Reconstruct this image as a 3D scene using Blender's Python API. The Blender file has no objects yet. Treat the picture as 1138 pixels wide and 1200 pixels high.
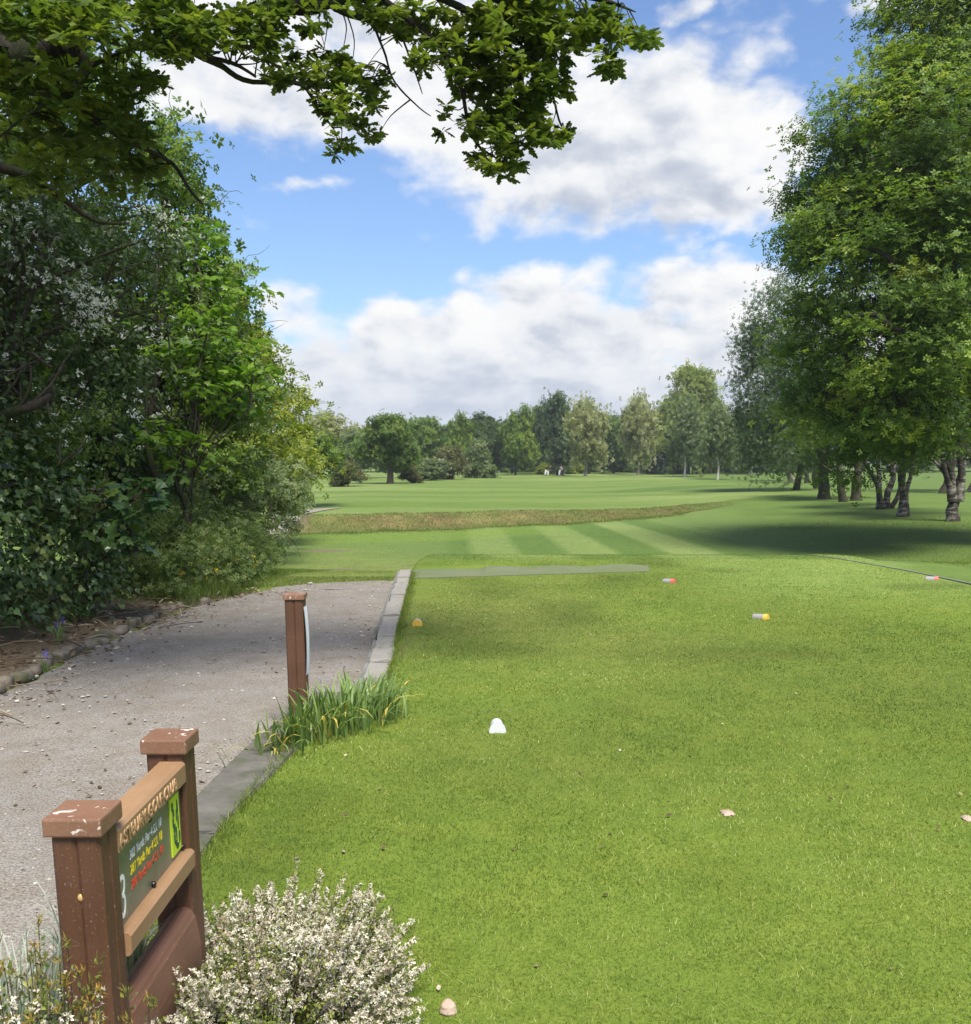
import bpy, bmesh, math
import numpy as np
from mathutils import Vector, Matrix

R = np.random.default_rng(7)
sc = bpy.context.scene
COL = sc.collection
PI = math.pi

# ------------------------------------------------------------------ camera model
CP, CF, CH = math.radians(10.8), 1140.0, 1.6
def ray(u, v):
    a = (u-569)/CF; b = (758-v)/CF
    return a, math.cos(CP)+b*math.sin(CP), b*math.cos(CP)-math.sin(CP)
def at(u, v, Y):
    a, y, z = ray(u, v); k = Y/y
    return np.array([a*k, Y, CH+z*k])
def gp(u, v, z=0.0):
    a, y, dz = ray(u, v); k = (z-CH)/dz
    return np.array([a*k, y*k, z])

# ------------------------------------------------------------------ object helpers
def tag(o, label=None, cat=None, group=None, kind=None):
    if label: o['label'] = label
    if cat: o['category'] = cat
    if group: o['group'] = group
    if kind: o['kind'] = kind
    return o
def empty(name, loc, label=None, cat=None, group=None):
    o = bpy.data.objects.new(name, None); COL.objects.link(o)
    o.location = tuple(float(c) for c in loc); o.empty_display_size = .1
    return tag(o, label, cat, group)
def dup(o, parent=None):
    c = o.copy(); COL.objects.link(c)
    if parent: c.parent = parent
    for ch in list(o.children): dup(ch, c)
    return c

class Geo:
    """collects vertices, faces of any size and one random value per vertex"""
    def __init__(s): s.V, s.F, s.A, s.n = [], [], [], 0
    def add(s, V, F, a=0.5):
        V = np.asarray(V, float).reshape(-1, 3); F = np.asarray(F, int)
        s.V.append(V); s.F.append(F+s.n)
        s.A.append(np.full(len(V), a) if np.isscalar(a) else np.asarray(a, float)); s.n += len(V)
    def mesh(s, name, mat, smooth=True, off=(0, 0, 0)):
        V = np.concatenate(s.V)-np.asarray(off, float)
        loops = np.concatenate([f.ravel() for f in s.F])
        tot = np.concatenate([np.full(len(f), f.shape[1]) for f in s.F])
        start = np.concatenate([[0], np.cumsum(tot)[:-1]])
        me = bpy.data.meshes.new(name)
        me.vertices.add(len(V)); me.vertices.foreach_set('co', V.astype(np.float32).ravel())
        me.loops.add(len(loops)); me.loops.foreach_set('vertex_index', loops.astype(np.int32))
        me.polygons.add(len(tot)); me.polygons.foreach_set('loop_start', start.astype(np.int32))
        me.polygons.foreach_set('loop_total', tot.astype(np.int32))
        me.polygons.foreach_set('use_smooth', np.full(len(tot), smooth))
        at_ = me.attributes.new('var', 'FLOAT', 'POINT')
        at_.data.foreach_set('value', np.concatenate(s.A).astype(np.float32))
        me.update(calc_edges=True); me.validate()
        if mat: me.materials.append(mat)
        return me
    def obj(s, name, mat, parent=None, smooth=True):
        off, q = np.zeros(3), parent
        while q is not None: off = off+np.array(q.location); q = q.parent
        o = bpy.data.objects.new(name, s.mesh(name, mat, smooth, off)); COL.objects.link(o)
        if parent: o.parent = parent
        return o

def nrm(a): return a/np.maximum(np.linalg.norm(a, axis=-1, keepdims=True), 1e-9)
def rdir(n): return nrm(R.normal(size=(n, 3)))
def ss(a, b, t):
    t = np.clip((t-a)/(b-a), 0, 1); return t*t*(3-2*t)

def tube(G, P, rad, n=8, a=0.5, rough=0.0, cap=True):
    P = np.asarray(P, float); m = len(P)
    rad = np.full(m, rad) if np.isscalar(rad) else np.asarray(rad, float)
    T = nrm(np.gradient(P, axis=0))
    ref = np.array([0, 0, 1.]) if abs(T[:, 2]).mean() < .8 else np.array([1., 0, 0])
    X = nrm(np.cross(T, ref)); Y = np.cross(T, X)
    th = np.linspace(0, 2*PI, n, endpoint=False)
    rr = rad[:, None]*(1+rough*R.normal(size=(m, n)))
    V = P[:, None]+rr[..., None]*(np.cos(th)[None, :, None]*X[:, None]+np.sin(th)[None, :, None]*Y[:, None])
    i = np.arange(m-1)[:, None]*n; j = np.arange(n)[None]; k = (j+1) % n
    F = np.stack([i+j, i+k, i+n+k, i+n+j], -1).reshape(-1, 4)
    G.add(V, F, a)
    if cap:
        G.add(V[-1], np.arange(n)[None], a); G.add(V[0], np.arange(n)[::-1][None], a)
def spline(P, m=12):
    P = np.asarray(P, float); t = np.linspace(0, len(P)-1, m)
    i = np.clip(t.astype(int), 0, len(P)-2); f = (t-i)[:, None]
    p0 = P[np.maximum(i-1, 0)]; p1 = P[i]; p2 = P[i+1]; p3 = P[np.minimum(i+2, len(P)-1)]
    return .5*((2*p1)+(-p0+p2)*f+(2*p0-5*p1+4*p2-p3)*f**2+(-p0+3*p1-3*p2+p3)*f**3)
def limb(G, a, b, r0, r1, m=9, wob=.06, sag=0., n=7, rough=.04):
    a = np.asarray(a, float); b = np.asarray(b, float); L = np.linalg.norm(b-a)
    k = 4; t = np.linspace(0, 1, k)[:, None]
    P = a+(b-a)*t; P[1:-1] += R.normal(size=(k-2, 3))*wob*L
    P[:, 2] += sag*L*np.sin(PI*t[:, 0])
    tube(G, spline(P, m), np.linspace(r0, r1, m), n, rough=rough)
    return P

# ------------------------------------------------------------------ leaf templates (length along y)
def outline(h): h = np.array(h); l = h[::-1].copy(); l[:, 0] *= -1; return np.vstack([h, l[1:-1] if h[-1, 0] == 0 and h[0, 0] == 0 else l])
def ngon(pts, curl=.25):
    p = np.array(pts, float); z = -curl*(np.abs(p[:, 0])*.9)-curl*.6*(p[:, 1]-.4)**2
    return np.c_[p, z], np.arange(len(p))[None]
T_QUAD = (np.array([[0, 0, 0], [.3, .5, -.1], [0, 1, -.1], [-.3, .5, -.1]]), np.array([[0, 1, 2, 3]]))
T_OAK = ngon([(.03, 0), (.13, .2), (.08, .28), (.25, .45), (.14, .52), (.28, .72), (.15, .78), (.13, .95), (0, 1.0), (-.13, .95), (-.15, .78), (-.28, .72), (-.14, .52), (-.25, .45), (-.08, .28), (-.13, .2), (-.03, 0)])
T_MAPLE = ngon([(.02, 0), (.2, .02), (.42, -.02), (.36, .18), (.55, .36), (.34, .42), (.2, .5), (.24, .72), (.12, .74), (0, 1.0), (-.12, .74), (-.24, .72), (-.2, .5), (-.34, .42), (-.55, .36), (-.36, .18), (-.42, -.02), (-.2, .02), (-.02, 0)], .35)
T_IVY = ngon([(0, .05), (.3, 0), (.42, .3), (.24, .5), (0, 1.0), (-.24, .5), (-.42, .3), (-.3, 0)], .3)
T_OVAL = ngon([(0, 0), (.2, .2), (.26, .5), (.16, .8), (0, 1), (-.16, .8), (-.26, .5), (-.2, .2)], .3)
# a spray of five small leaves used for far crowns
_v, _f = [], []
for _k, (_ang, _o) in enumerate([(0, .0), (1.1, .1), (-1.1, .1), (2.1, .0), (-2.2, .0)]):
    c, s_ = math.cos(_ang), math.sin(_ang)
    for (x, y, z) in [(0, .08, 0), (.24, .45, -.08), (0, .85, .05), (-.24, .45, -.02)]:
        _v.append((c*x+s_*y, -s_*x+c*y+_o, z+.12*((_k*37) % 5-2)/2))
    _f.append([4*_k, 4*_k+1, 4*_k+2, 4*_k+3])
T_SPRAY = (np.array(_v), np.array(_f))
T_FEW = (np.array(_v[:12]), np.array(_f[:3]))

def leaves(G, P, N, size, T, var, D=None):
    P = np.asarray(P, float); n = len(P)
    if n == 0: return
    N = nrm(np.asarray(N, float)); D = rdir(n) if D is None else np.asarray(D, float)
    X = nrm(np.cross(D, N)); Y = np.cross(N, X)
    tv, tf = T; s = (np.full(n, size) if np.isscalar(size) else size)[:, None, None]
    V = P[:, None]+s*(tv[None, :, 0:1]*X[:, None]+tv[None, :, 1:2]*Y[:, None]+tv[None, :, 2:3]*N[:, None])
    k = len(tv)
    F = (tf[None]+(np.arange(n)*k)[:, None, None]).reshape(-1, tf.shape[1])
    G.add(V, F, np.repeat(np.broadcast_to(var, n), k))

def shell(blobs, per, fill=.25):
    """clump centres spread over the outer shell of a union of spheres (x,y,z,r[,squash])"""
    B = np.array([b[:4] for b in blobs], float); out = []; outd = []
    for i, b in enumerate(B):
        n = max(4, int(per*b[3]**2)); d = rdir(n)
        sq = blobs[i][4] if len(blobs[i]) > 4 else 1.0
        rr = b[3]*np.where(R.random(n) < fill, R.uniform(.25, .75, n), R.uniform(.78, 1.05, n))
        p = b[:3]+d*rr[:, None]*np.array([1, 1, sq])
        dist = np.linalg.norm((p[:, None]-B[None, :, :3]), axis=2)/B[None, :, 3]
        dist[:, i] = 9
        keep = (dist.min(1) > .72) | (R.random(n) < .2)
        out.append(p[keep]); outd.append(d[keep])
    return np.vstack(out), np.vstack(outd)

def foliage(G, C, D, k, rc, size, T, up=.5, flat=.6, spread=.7, droop=0.0, zmin=None, tone=.25):
    """k leaves in each clump centred on C, facing mostly outwards and up"""
    n = len(C); kk = R.poisson(k, n)+1
    idx = np.repeat(np.arange(n), kk); m = len(idx)
    off = R.normal(size=(m, 3))*rc*np.array([1, 1, flat])
    r_ = R.uniform(.6, 1.4, n)[idx][:, None]
    P = C[idx]+off*r_
    N = D[idx]*.6+np.array([0, 0, up])+R.normal(size=(m, 3))*spread
    var = np.clip(.5+tone*R.normal(size=n)[idx]+.16*R.normal(size=m), 0, 1)
    Dd = rdir(m)+nrm(off)*.8+np.array([0, 0, -droop])
    s = size*R.uniform(.7, 1.25, m)
    if zmin is not None:
        q = P[:, 2] > zmin; P, N, var, Dd, s = P[q], N[q], var[q], Dd[q], s[q]
    leaves(G, P, N, s, T, var, Dd)

def box(G, c, s, a=.5, rz=0.0, bev=.004, seg=2, skew=None):
    bm = bmesh.new(); bmesh.ops.create_cube(bm, size=1)
    bmesh.ops.scale(bm, vec=Vector(s), verts=bm.verts)
    if bev: bmesh.ops.bevel(bm, geom=list(bm.edges), offset=bev, segments=seg, affect='EDGES', profile=.6)
    bm.transform(Matrix.Translation(Vector([float(q) for q in c])) @ Matrix.Rotation(rz, 4, 'Z'))
    bm.verts.index_update(); V = np.array([v.co[:] for v in bm.verts]); by = {}
    for f in bm.faces: by.setdefault(len(f.verts), []).append([v.index for v in f.verts])
    n0 = G.n; first = True
    for k, fs in by.items():
        if first: G.add(V, np.array(fs), a); first = False
        else: G.F.append(np.array(fs)+n0)
    bm.free()
def extrude(G, poly, y0, y1, axis='y', a=.5):
    """closed profile (p,q) swept along one axis"""
    p = np.array(poly, float); n = len(p)
    mk = {'y': lambda t: np.c_[p[:, 0], np.full(n, t), p[:, 1]], 'z': lambda t: np.c_[p[:, 0], p[:, 1], np.full(n, t)], 'x': lambda t: np.c_[np.full(n, t), p[:, 0], p[:, 1]]}[axis]
    V = np.vstack([mk(y0), mk(y1)]); j = np.arange(n); k = (j+1) % n
    G.add(V, np.stack([j, k, n+k, n+j], -1), a)
    G.F.append(np.arange(n)[::-1][None]+G.n-2*n); G.F.append(np.arange(n)[None]+G.n-n)

# ------------------------------------------------------------------ materials
class NT:
    def __init__(s, name, world=None):
        s.id = world or bpy.data.materials.new(name); s.id.use_nodes = True
        s.t = s.id.node_tree; s.t.nodes.clear()
    def n(s, typ, **kw):
        nd = s.t.nodes.new(typ)
        for k, v in kw.items():
            if k.startswith('i_'):
                nd.inputs[k[2:].replace('_', ' ')].default_value = v
            else: setattr(nd, k, v)
        return nd
    def l(s, a, b): s.t.links.new(a, b)
    def math(s, op, a, b=None, c=None, clamp=False):
        nd = s.n('ShaderNodeMath', operation=op); nd.use_clamp = clamp
        for i, q in enumerate((a, b, c)):
            if q is None: continue
            if isinstance(q, (int, float)): nd.inputs[i].default_value = q
            else: s.l(q, nd.inputs[i])
        return nd.outputs[0]
    def mix(s, f, a, b, mode='MIX'):
        nd = s.n('ShaderNodeMix', data_type='RGBA', blend_type=mode)
        for i, q in ((0, f), (6, a), (7, b)):
            if isinstance(q, (int, float)): nd.inputs[i].default_value = q
            elif isinstance(q, (tuple, list)): nd.inputs[i].default_value = (*q[:3], 1)
            else: s.l(q, nd.inputs[i])
        return nd.outputs[2]
    def noise(s, scale, detail=4, vec=None, rough=.55, dist=0.):
        nd = s.n('ShaderNodeTexNoise', i_Scale=scale, i_Detail=detail, i_Roughness=rough, i_Distortion=dist)
        if vec is not None: s.l(vec, nd.inputs['Vector'])
        return nd.outputs[0]
    def ramp(s, f, stops):
        nd = s.n('ShaderNodeValToRGB'); cr = nd.color_ramp
        while len(cr.elements) < len(stops): cr.elements.new(.5)
        for e, (p, c) in zip(cr.elements, stops):
            e.position = p; e.color = (*c[:3], 1) if not isinstance(c, (int, float)) else (c, c, c, 1)
        s.l(f, nd.inputs[0]); return nd.outputs[0]
    def coord(s, scale=None, obj=True):
        c = s.n('ShaderNodeTexCoord').outputs['Object'] if obj else s.n('ShaderNodeNewGeometry').outputs['Position']
        if scale:
            m = s.n('ShaderNodeMapping'); m.inputs['Scale'].default_value = scale; s.l(c, m.inputs['Vector']); c = m.outputs[0]
        return c
    def bump(s, h, strength=.5, dist=.01):
        b = s.n('ShaderNodeBump', i_Strength=strength, i_Distance=dist); s.l(h, b.inputs['Height']); return b.outputs[0]
    def out(s, sh):
        o = s.n('ShaderNodeOutputMaterial'); s.l(sh, o.inputs['Surface']); return s.id
    def pbsdf(s, col, rough=.6, nor=None, spec=.5, metal=0.):
        p = s.n('ShaderNodeBsdfPrincipled'); p.inputs['Metallic'].default_value = metal
        p.inputs['Specular IOR Level'].default_value = spec
        if isinstance(col, tuple): p.inputs['Base Color'].default_value = (*col[:3], 1)
        else: s.l(col, p.inputs['Base Color'])
        if isinstance(rough, (int, float)): p.inputs['Roughness'].default_value = rough
        else: s.l(rough, p.inputs['Roughness'])
        if nor is not None: s.l(nor, p.inputs['Normal'])
        return p.outputs[0]

def leafmat(name, stops, trans=.4, rough=.5, spec=.35, tcol=1.6, grain=40, k=1.22):
    stops = [(p, (c[0]*k*1.06, c[1]*k, c[2]*k)) for p, c in stops] if tcol > 1 else stops
    m = NT(name); a = m.n('ShaderNodeAttribute', attribute_name='var').outputs['Fac']
    c = m.ramp(a, stops)
    nz = m.noise(grain, 2, m.coord()); c = m.mix(m.math('MULTIPLY', nz, .35), c, (.02, .035, .008), 'MIX')
    d = m.pbsdf(c, rough, spec=spec)
    tc = m.mix(1.0, c, (tcol, tcol*1.05, tcol*.55), 'MULTIPLY')
    t = m.n('ShaderNodeBsdfTranslucent'); m.l(tc, t.inputs[0])
    x = m.n('ShaderNodeMixShader'); x.inputs[0].default_value = trans
    m.l(d, x.inputs[1]); m.l(t.outputs[0], x.inputs[2])
    return m.out(x.outputs[0])

def barkmat(name, c0, c1, scale=(9, 9, 2.2), moss=None, bump=.7):
    m = NT(name); v = m.coord(scale); n = m.noise(2.5, 7, v, .65, .4)
    c = m.ramp(n, [(.3, c0), (.62, c1), (.8, tuple(q*1.3 for q in c1))])
    if moss:
        f = m.ramp(m.noise(1.7, 4, m.coord()), [(.5, 0), (.62, 1)]); c = m.mix(f, c, moss)
    return m.out(m.pbsdf(c, .9, m.bump(n, bump, .03), .15))
def birchmat(name):
    m = NT(name); n = m.noise(1.6, 6, m.coord((1.6, 1.6, 5)), .7, .8)
    n2 = m.noise(1.1, 3, m.coord())
    f = m.ramp(m.math('ADD', n, m.math('MULTIPLY', n2, .7)), [(.62, 0), (.86, 1)])
    c = m.mix(f, (.30, .28, .24), (.03, .026, .02))
    z = m.n('ShaderNodeSeparateXYZ'); m.l(m.coord(), z.inputs[0])
    return m.out(m.pbsdf(c, .8, m.bump(n, .6, .02), .2))

M = {}
M['oak_leaf'] = leafmat('oak_leaf', [(0, (.04, .075, .012)), (.5, (.085, .135, .018)), (1, (.17, .22, .03))], .42, .5, .3, k=1.1)
M['oak_tree'] = leafmat('oak_tree_leaf', [(0, (.052, .1, .016)), (.5, (.1, .175, .024)), (.85, (.17, .25, .03)), (1, (.24, .3, .04))], .4)
M['mid_leaf'] = leafmat('mid_leaf', [(0, (.042, .08, .016)), (.5, (.085, .145, .024)), (1, (.145, .22, .035))], .4)
M['yel_leaf'] = leafmat('yellow_leaf', [(0, (.085, .13, .014)), (.5, (.165, .215, .022)), (1, (.26, .29, .035))], .42)
M['maple_leaf'] = leafmat('maple_leaf', [(0, (.06, .14, .015)), (.5, (.11, .21, .025)), (1, (.17, .28, .035))], .42, .45)
M['syc_leaf'] = leafmat('sycamore_leaf', [(0, (.03, .075, .03)), (.6, (.06, .125, .035)), (.93, (.1, .16, .03)), (1, (.15, .18, .04))], .3, .4, .45)
M['ivy_leaf'] = leafmat('ivy_leaf', [(0, (.018, .042, .014)), (.45, (.036, .08, .02)), (.8, (.075, .135, .03)), (1, (.17, .22, .06))], .18, .33, .5)
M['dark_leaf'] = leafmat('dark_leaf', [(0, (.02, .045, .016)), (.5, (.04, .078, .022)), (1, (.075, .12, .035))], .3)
M['grey_leaf'] = leafmat('grey_leaf', [(0, (.06, .095, .036)), (.5, (.115, .165, .06)), (1, (.19, .24, .1))], .35)
M['birch_leaf'] = leafmat('birch_leaf', [(0, (.03, .06, .025)), (.5, (.055, .1, .04)), (1, (.1, .15, .06))], .38)
M['pale_leaf'] = leafmat('pale_leaf', [(0, (.15, .18, .08)), (.5, (.23, .26, .12)), (1, (.33, .35, .17))], .4)
M['far_leaf'] = leafmat('far_leaf', [(0, (.045, .09, .02)), (.5, (.09, .155, .03)), (1, (.15, .22, .045))], .4)
M['far_dark'] = leafmat('far_dark_leaf', [(0, (.035, .068, .024)), (.5, (.062, .11, .034)), (1, (.1, .155, .05))], .35)
M['brown_leaf'] = leafmat('brown_leaf', [(0, (.06, .078, .03)), (.5, (.105, .12, .042)), (1, (.16, .165, .06))], .3)
M['conifer'] = leafmat('conifer_leaf', [(0, (.012, .028, .018)), (.5, (.025, .05, .03)), (1, (.045, .075, .042))], .15)
M['bramble'] = leafmat('bramble_leaf', [(0, (.05, .085, .022)), (.5, (.095, .15, .035)), (1, (.17, .22, .07))], .35)
M['blossom'] = leafmat('blossom', [(0, (.55, .58, .5)), (1, (.85, .86, .82))], .25, .7, .2, 1.0)
M['heather_leaf'] = leafmat('heather_leaf', [(0, (.045, .075, .015)), (.6, (.11, .15, .03)), (1, (.25, .27, .05))], .25)
M['heather_flower'] = leafmat('heather_flower', [(0, (.45, .37, .27)), (.35, (.68, .61, .49)), (1, (.86, .81, .71))], .25, .7, .2, 1.0)
M['heath_tip'] = leafmat('heath_tip', [(0, (.08, .1, .02)), (.5, (.19, .17, .035)), (1, (.34, .22, .04))], .3)
M['silver_leaf'] = leafmat('silver_leaf', [(0, (.14, .19, .14)), (1, (.36, .42, .35))], .2, .7, .2)
M['daff_leaf'] = leafmat('daffodil_leaf', [(0, (.08, .15, .04)), (.55, (.17, .26, .075)), (.78, (.27, .36, .12)), (.86, (.4, .38, .1)), (1, (.6, .45, .1))], .3, .45)
M['grass'] = leafmat('grass_blade', [(0, (.042, .08, .012)), (.45, (.122, .176, .026)), (.8, (.21, .265, .054)), (1, (.42, .45, .19))], .25, .6, .2)
M['long_grass'] = leafmat('long_grass', [(0, (.06, .11, .02)), (.55, (.12, .18, .035)), (.8, (.2, .2, .08)), (1, (.33, .27, .15))], .3, .6, .2)
M['bluebell'] = leafmat('bluebell_petal', [(0, (.12, .1, .5)), (1, (.25, .2, .75))], .3)
M['dandelion'] = leafmat('yellow_petal', [(0, (.7, .5, .02)), (1, (.85, .65, .05))], .3)
M['oak_bark'] = barkmat('oak_bark', (.012, .01, .008), (.05, .042, .033), moss=(.03, .04, .015))
M['bark'] = barkmat('grey_brown_bark', (.02, .016, .012), (.085, .07, .055), moss=(.045, .06, .02))
M['pale_bark'] = barkmat('pale_bark', (.08, .07, .055), (.26, .23, .19))
M['birch_bark'] = birchmat('birch_bark')
M['twig'] = barkmat('twig', (.03, .022, .016), (.12, .09, .065))

def plastic_wood(name, base, dark, grain=(30, 30, 1.2), bird=True):
    m = NT(name); v = m.coord(grain); n = m.noise(3, 6, v, .6, .3)
    big = m.noise(2.2, 3, m.coord()); c = m.mix(m.math('MULTIPLY', n, .8), base, dark)
    c = m.mix(m.ramp(big, [(.4, 0), (.7, .45)]), c, tuple(min(1, q*1.5+.03) for q in base))
    nf = m.noise(160, 3, m.coord()); c = m.mix(m.ramp(nf, [(.62, 0), (.74, .35)]), c, (.45, .4, .34))
    if bird:
        sp = m.noise(26, 2, m.coord((1, 1, .7)), .6, 1.0)
        c = m.mix(m.ramp(sp, [(.645, 0), (.68, .8)]), c, (.62, .57, .52))
    return m.out(m.pbsdf(c, .55, m.bump(m.math('ADD', n, m.math('MULTIPLY', nf, .3)), .25, .004), .4))
M['post'] = plastic_wood('brown_post', (.098, .043, .021), (.055, .024, .013), bird=False)
M['cap'] = plastic_wood('brown_cap', (.2, .105, .062), (.125, .06, .036), (14, 30, 14))
M['rail'] = plastic_wood('faded_rail', (.29, .175, .092), (.2, .112, .055), (30, 1.5, 30), bird=False)
M['letter'] = plastic_wood('carved_letter', (.42, .27, .14), (.32, .19, .09), bird=False)
M['plank'] = plastic_wood('brown_plank', (.15, .072, .042), (.1, .045, .027), (30, 1.5, 30), bird=False)

def flat(name, col, rough=.5, spec=.4, nz=.15, sc_=60, bump=.1, metal=0.):
    m = NT(name); n = m.noise(sc_, 4, m.coord())
    c = m.mix(m.math('MULTIPLY', n, nz*2), col, tuple(q*.55 for q in col))
    return m.out(m.pbsdf(c, rough, m.bump(n, bump, .003), spec, metal))
M['white_paint'] = flat('white_paint', (.8, .8, .82), .45)
M['paper'] = flat('paper', (.72, .75, .8), .6, .3, .06)
M['brass'] = flat('brass_cap', (.62, .42, .16), .4, .6, metal=.3)
M['screw'] = flat('dark_screw', (.03, .025, .02), .4, .5, metal=.6)
M['txt_white'] = flat('white_lettering', (.75, .76, .72), .5, .3, .05)
M['txt_yellow'] = flat('yellow_lettering', (.75, .6, .03), .5, .3, .05)
M['txt_red'] = flat('red_lettering', (.55, .07, .035), .5, .3, .05)
M['map_yellow'] = flat('map_yellow', (.52, .68, .04), .5, .3, .1)
M['map_green'] = flat('map_green', (.04, .1, .05), .5, .3, .2)
def panelmat():
    m = NT('dull_green_panel'); n = m.noise(9, 5, m.coord(), .6, .5); f = m.noise(70, 4, m.coord())
    c = m.mix(m.ramp(n, [(.35, 0), (.7, 1)]), (.105, .11, .075), (.16, .155, .115))
    z = m.n('ShaderNodeSeparateXYZ'); m.l(m.coord(), z.inputs[0])
    c = m.mix(m.ramp(f, [(.62, 0), (.72, .5)]), c, (.33, .33, .28))
    return m.out(m.pbsdf(c, .3, m.bump(f, .06, .002), .5))
M['panel'] = panelmat()
M['marker_grey'] = flat('weathered_wood_grey', (.3, .29, .29), .6, .4, .35, 30)
M['marker_white'] = flat('marker_white', (.60, .60, .62), .4, .4, .08, 25)
M['marker_yellow'] = flat('marker_yellow', (.65, .4, .06), .45, .4, .1, 30)
M['marker_red'] = flat('marker_red', (.6, .12, .1), .45, .4, .1, 30)

def stonemat(name, c0, c1, sc_=8, moss=0., bump=.6, fine=90):
    m = NT(name); ob = m.n('ShaderNodeObjectInfo').outputs['Random']
    n = m.noise(sc_, 6, m.coord(), .65); f = m.noise(fine, 3, m.coord())
    c = m.mix(m.ramp(n, [(.3, 0), (.7, 1)]), c0, c1)
    c = m.mix(m.ramp(f, [(.55, 0), (.75, .4)]), c, tuple(q*.4 for q in c0))
    c = m.mix(m.math('MULTIPLY', ob, .4), c, tuple(q*.62 for q in c1))
    if moss: c = m.mix(m.ramp(m.noise(5, 4, m.coord()), [(.48, 0), (.62, moss)]), c, (.05, .06, .02))
    return m.out(m.pbsdf(c, .85, m.bump(m.math('ADD', n, m.math('MULTIPLY', f, .4)), bump, .012), .25))
M['block'] = stonemat('grey_block', (.23, .212, .19), (.32, .3, .27), 5, .25)
M['concrete'] = stonemat('dark_concrete', (.06, .057, .05), (.17, .16, .14), 4.5, .5)
M['stone'] = stonemat('kerb_stone', (.13, .108, .08), (.25, .21, .165), 9, .75, 1.0)
M['pink_stone'] = stonemat('pink_stone', (.33, .235, .18), (.45, .35, .28), 8, 0)
M['board'] = stonemat('grey_board', (.12, .12, .11), (.24, .235, .23), 4, .3)

def pathmat():
    m = NT('gravel_path'); v = m.coord(obj=False)
    big = m.noise(.55, 5, v, .6); mid = m.noise(5, 5, v, .65); fine = m.noise(95, 3, v, .7); vor = m.n('ShaderNodeTexVoronoi', i_Scale=75.0); m.l(v, vor.inputs['Vector'])
    c = m.mix(m.ramp(big, [(.35, 0), (.68, 1)]), (.40, .36, .32), (.32, .305, .285))
    c = m.mix(m.ramp(mid, [(.34, .75), (.62, 0)]), c, (.27, .225, .18))
    c = m.mix(m.ramp(fine, [(.38, .75), (.52, 0), (.6, 0), (.72, .7)]), c, m.ramp(fine, [(.45, (.12, .1, .08)), (.6, (.6, .56, .51))]))
    c = m.mix(1.0, c, m.ramp(vor.outputs['Distance'], [(0, (1.05, 1.05, 1.05)), (.9, (.72, .71, .7))]), 'MULTIPLY'); c = m.mix(1., c, (.86, .87, .87), 'MULTIPLY')
    h = m.math('ADD', m.math('MULTIPLY', vor.outputs['Distance'], -.5), fine)
    return m.out(m.pbsdf(c, .9, m.bump(h, .8, .012), .2))
M['path'] = pathmat()
def groundmat():
    m = NT('turf'); v = m.coord(obj=False)
    c = m.n('ShaderNodeAttribute', attribute_name='gcol').outputs['Color']
    soil = m.n('ShaderNodeAttribute', attribute_name='soil').outputs['Fac']
    a = m.noise(.35, 5, v, .6); b = m.noise(2.3, 6, v, .65); f = m.noise(60, 4, v, .7); g = m.noise(14, 4, v, .7)
    c = m.mix(m.ramp(a, [(.3, .55), (.5, 0)]), c, m.mix(1., c, (.72, .82, .8), 'MULTIPLY'))
    c = m.mix(m.ramp(m.noise(6, 5, v, .7), [(.36, .55), (.52, 0)]), c, m.mix(1., c, (.66, .76, .6), 'MULTIPLY')); c = m.mix(m.ramp(b, [(.45, 0), (.75, .65)]), c, m.mix(1., c, (1.4, 1.15, 1.2), 'MULTIPLY'))
    c = m.mix(m.ramp(g, [(.3, .5), (.5, 0)]), c, m.mix(1., c, (.62, .7, .6), 'MULTIPLY'))
    c = m.mix(m.ramp(f, [(.3, .8), (.5, 0), (.58, 0), (.75, .75)]), c, m.mix(1., c, m.ramp(f, [(.4, (.45, .5, .4)), (.6, (1.7, 1.55, 1.7))]), 'MULTIPLY'))
    sc2 = m.mix(m.ramp(f, [(.35, 0), (.65, 1)]), (.07, .05, .032), (.2, .16, .11))
    thr = m.math('ADD', soil, m.math('MULTIPLY', m.math('SUBTRACT', g, .5), .9))
    c = m.mix(m.ramp(thr, [(.42, 0), (.62, 1)]), c, sc2)
    return m.out(m.pbsdf(c, .85, m.bump(m.math('ADD', f, g), .55, .02), .12))
M['turf'] = groundmat()
def matmat():
    m = NT('artificial_turf_mat'); v = m.coord(); f = m.noise(70, 3, v); b = m.noise(1.5, 4, v)
    c = m.mix(m.ramp(f, [(.35, 0), (.65, 1)]), (.085, .112, .05), (.145, .168, .085)); c = m.mix(m.ramp(b, [(.4, 0), (.7, .5)]), c, (.16, .16, .12))
    return m.out(m.pbsdf(c, .95, m.bump(f, .4, .01), .1))
M['mat'] = matmat()
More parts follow.
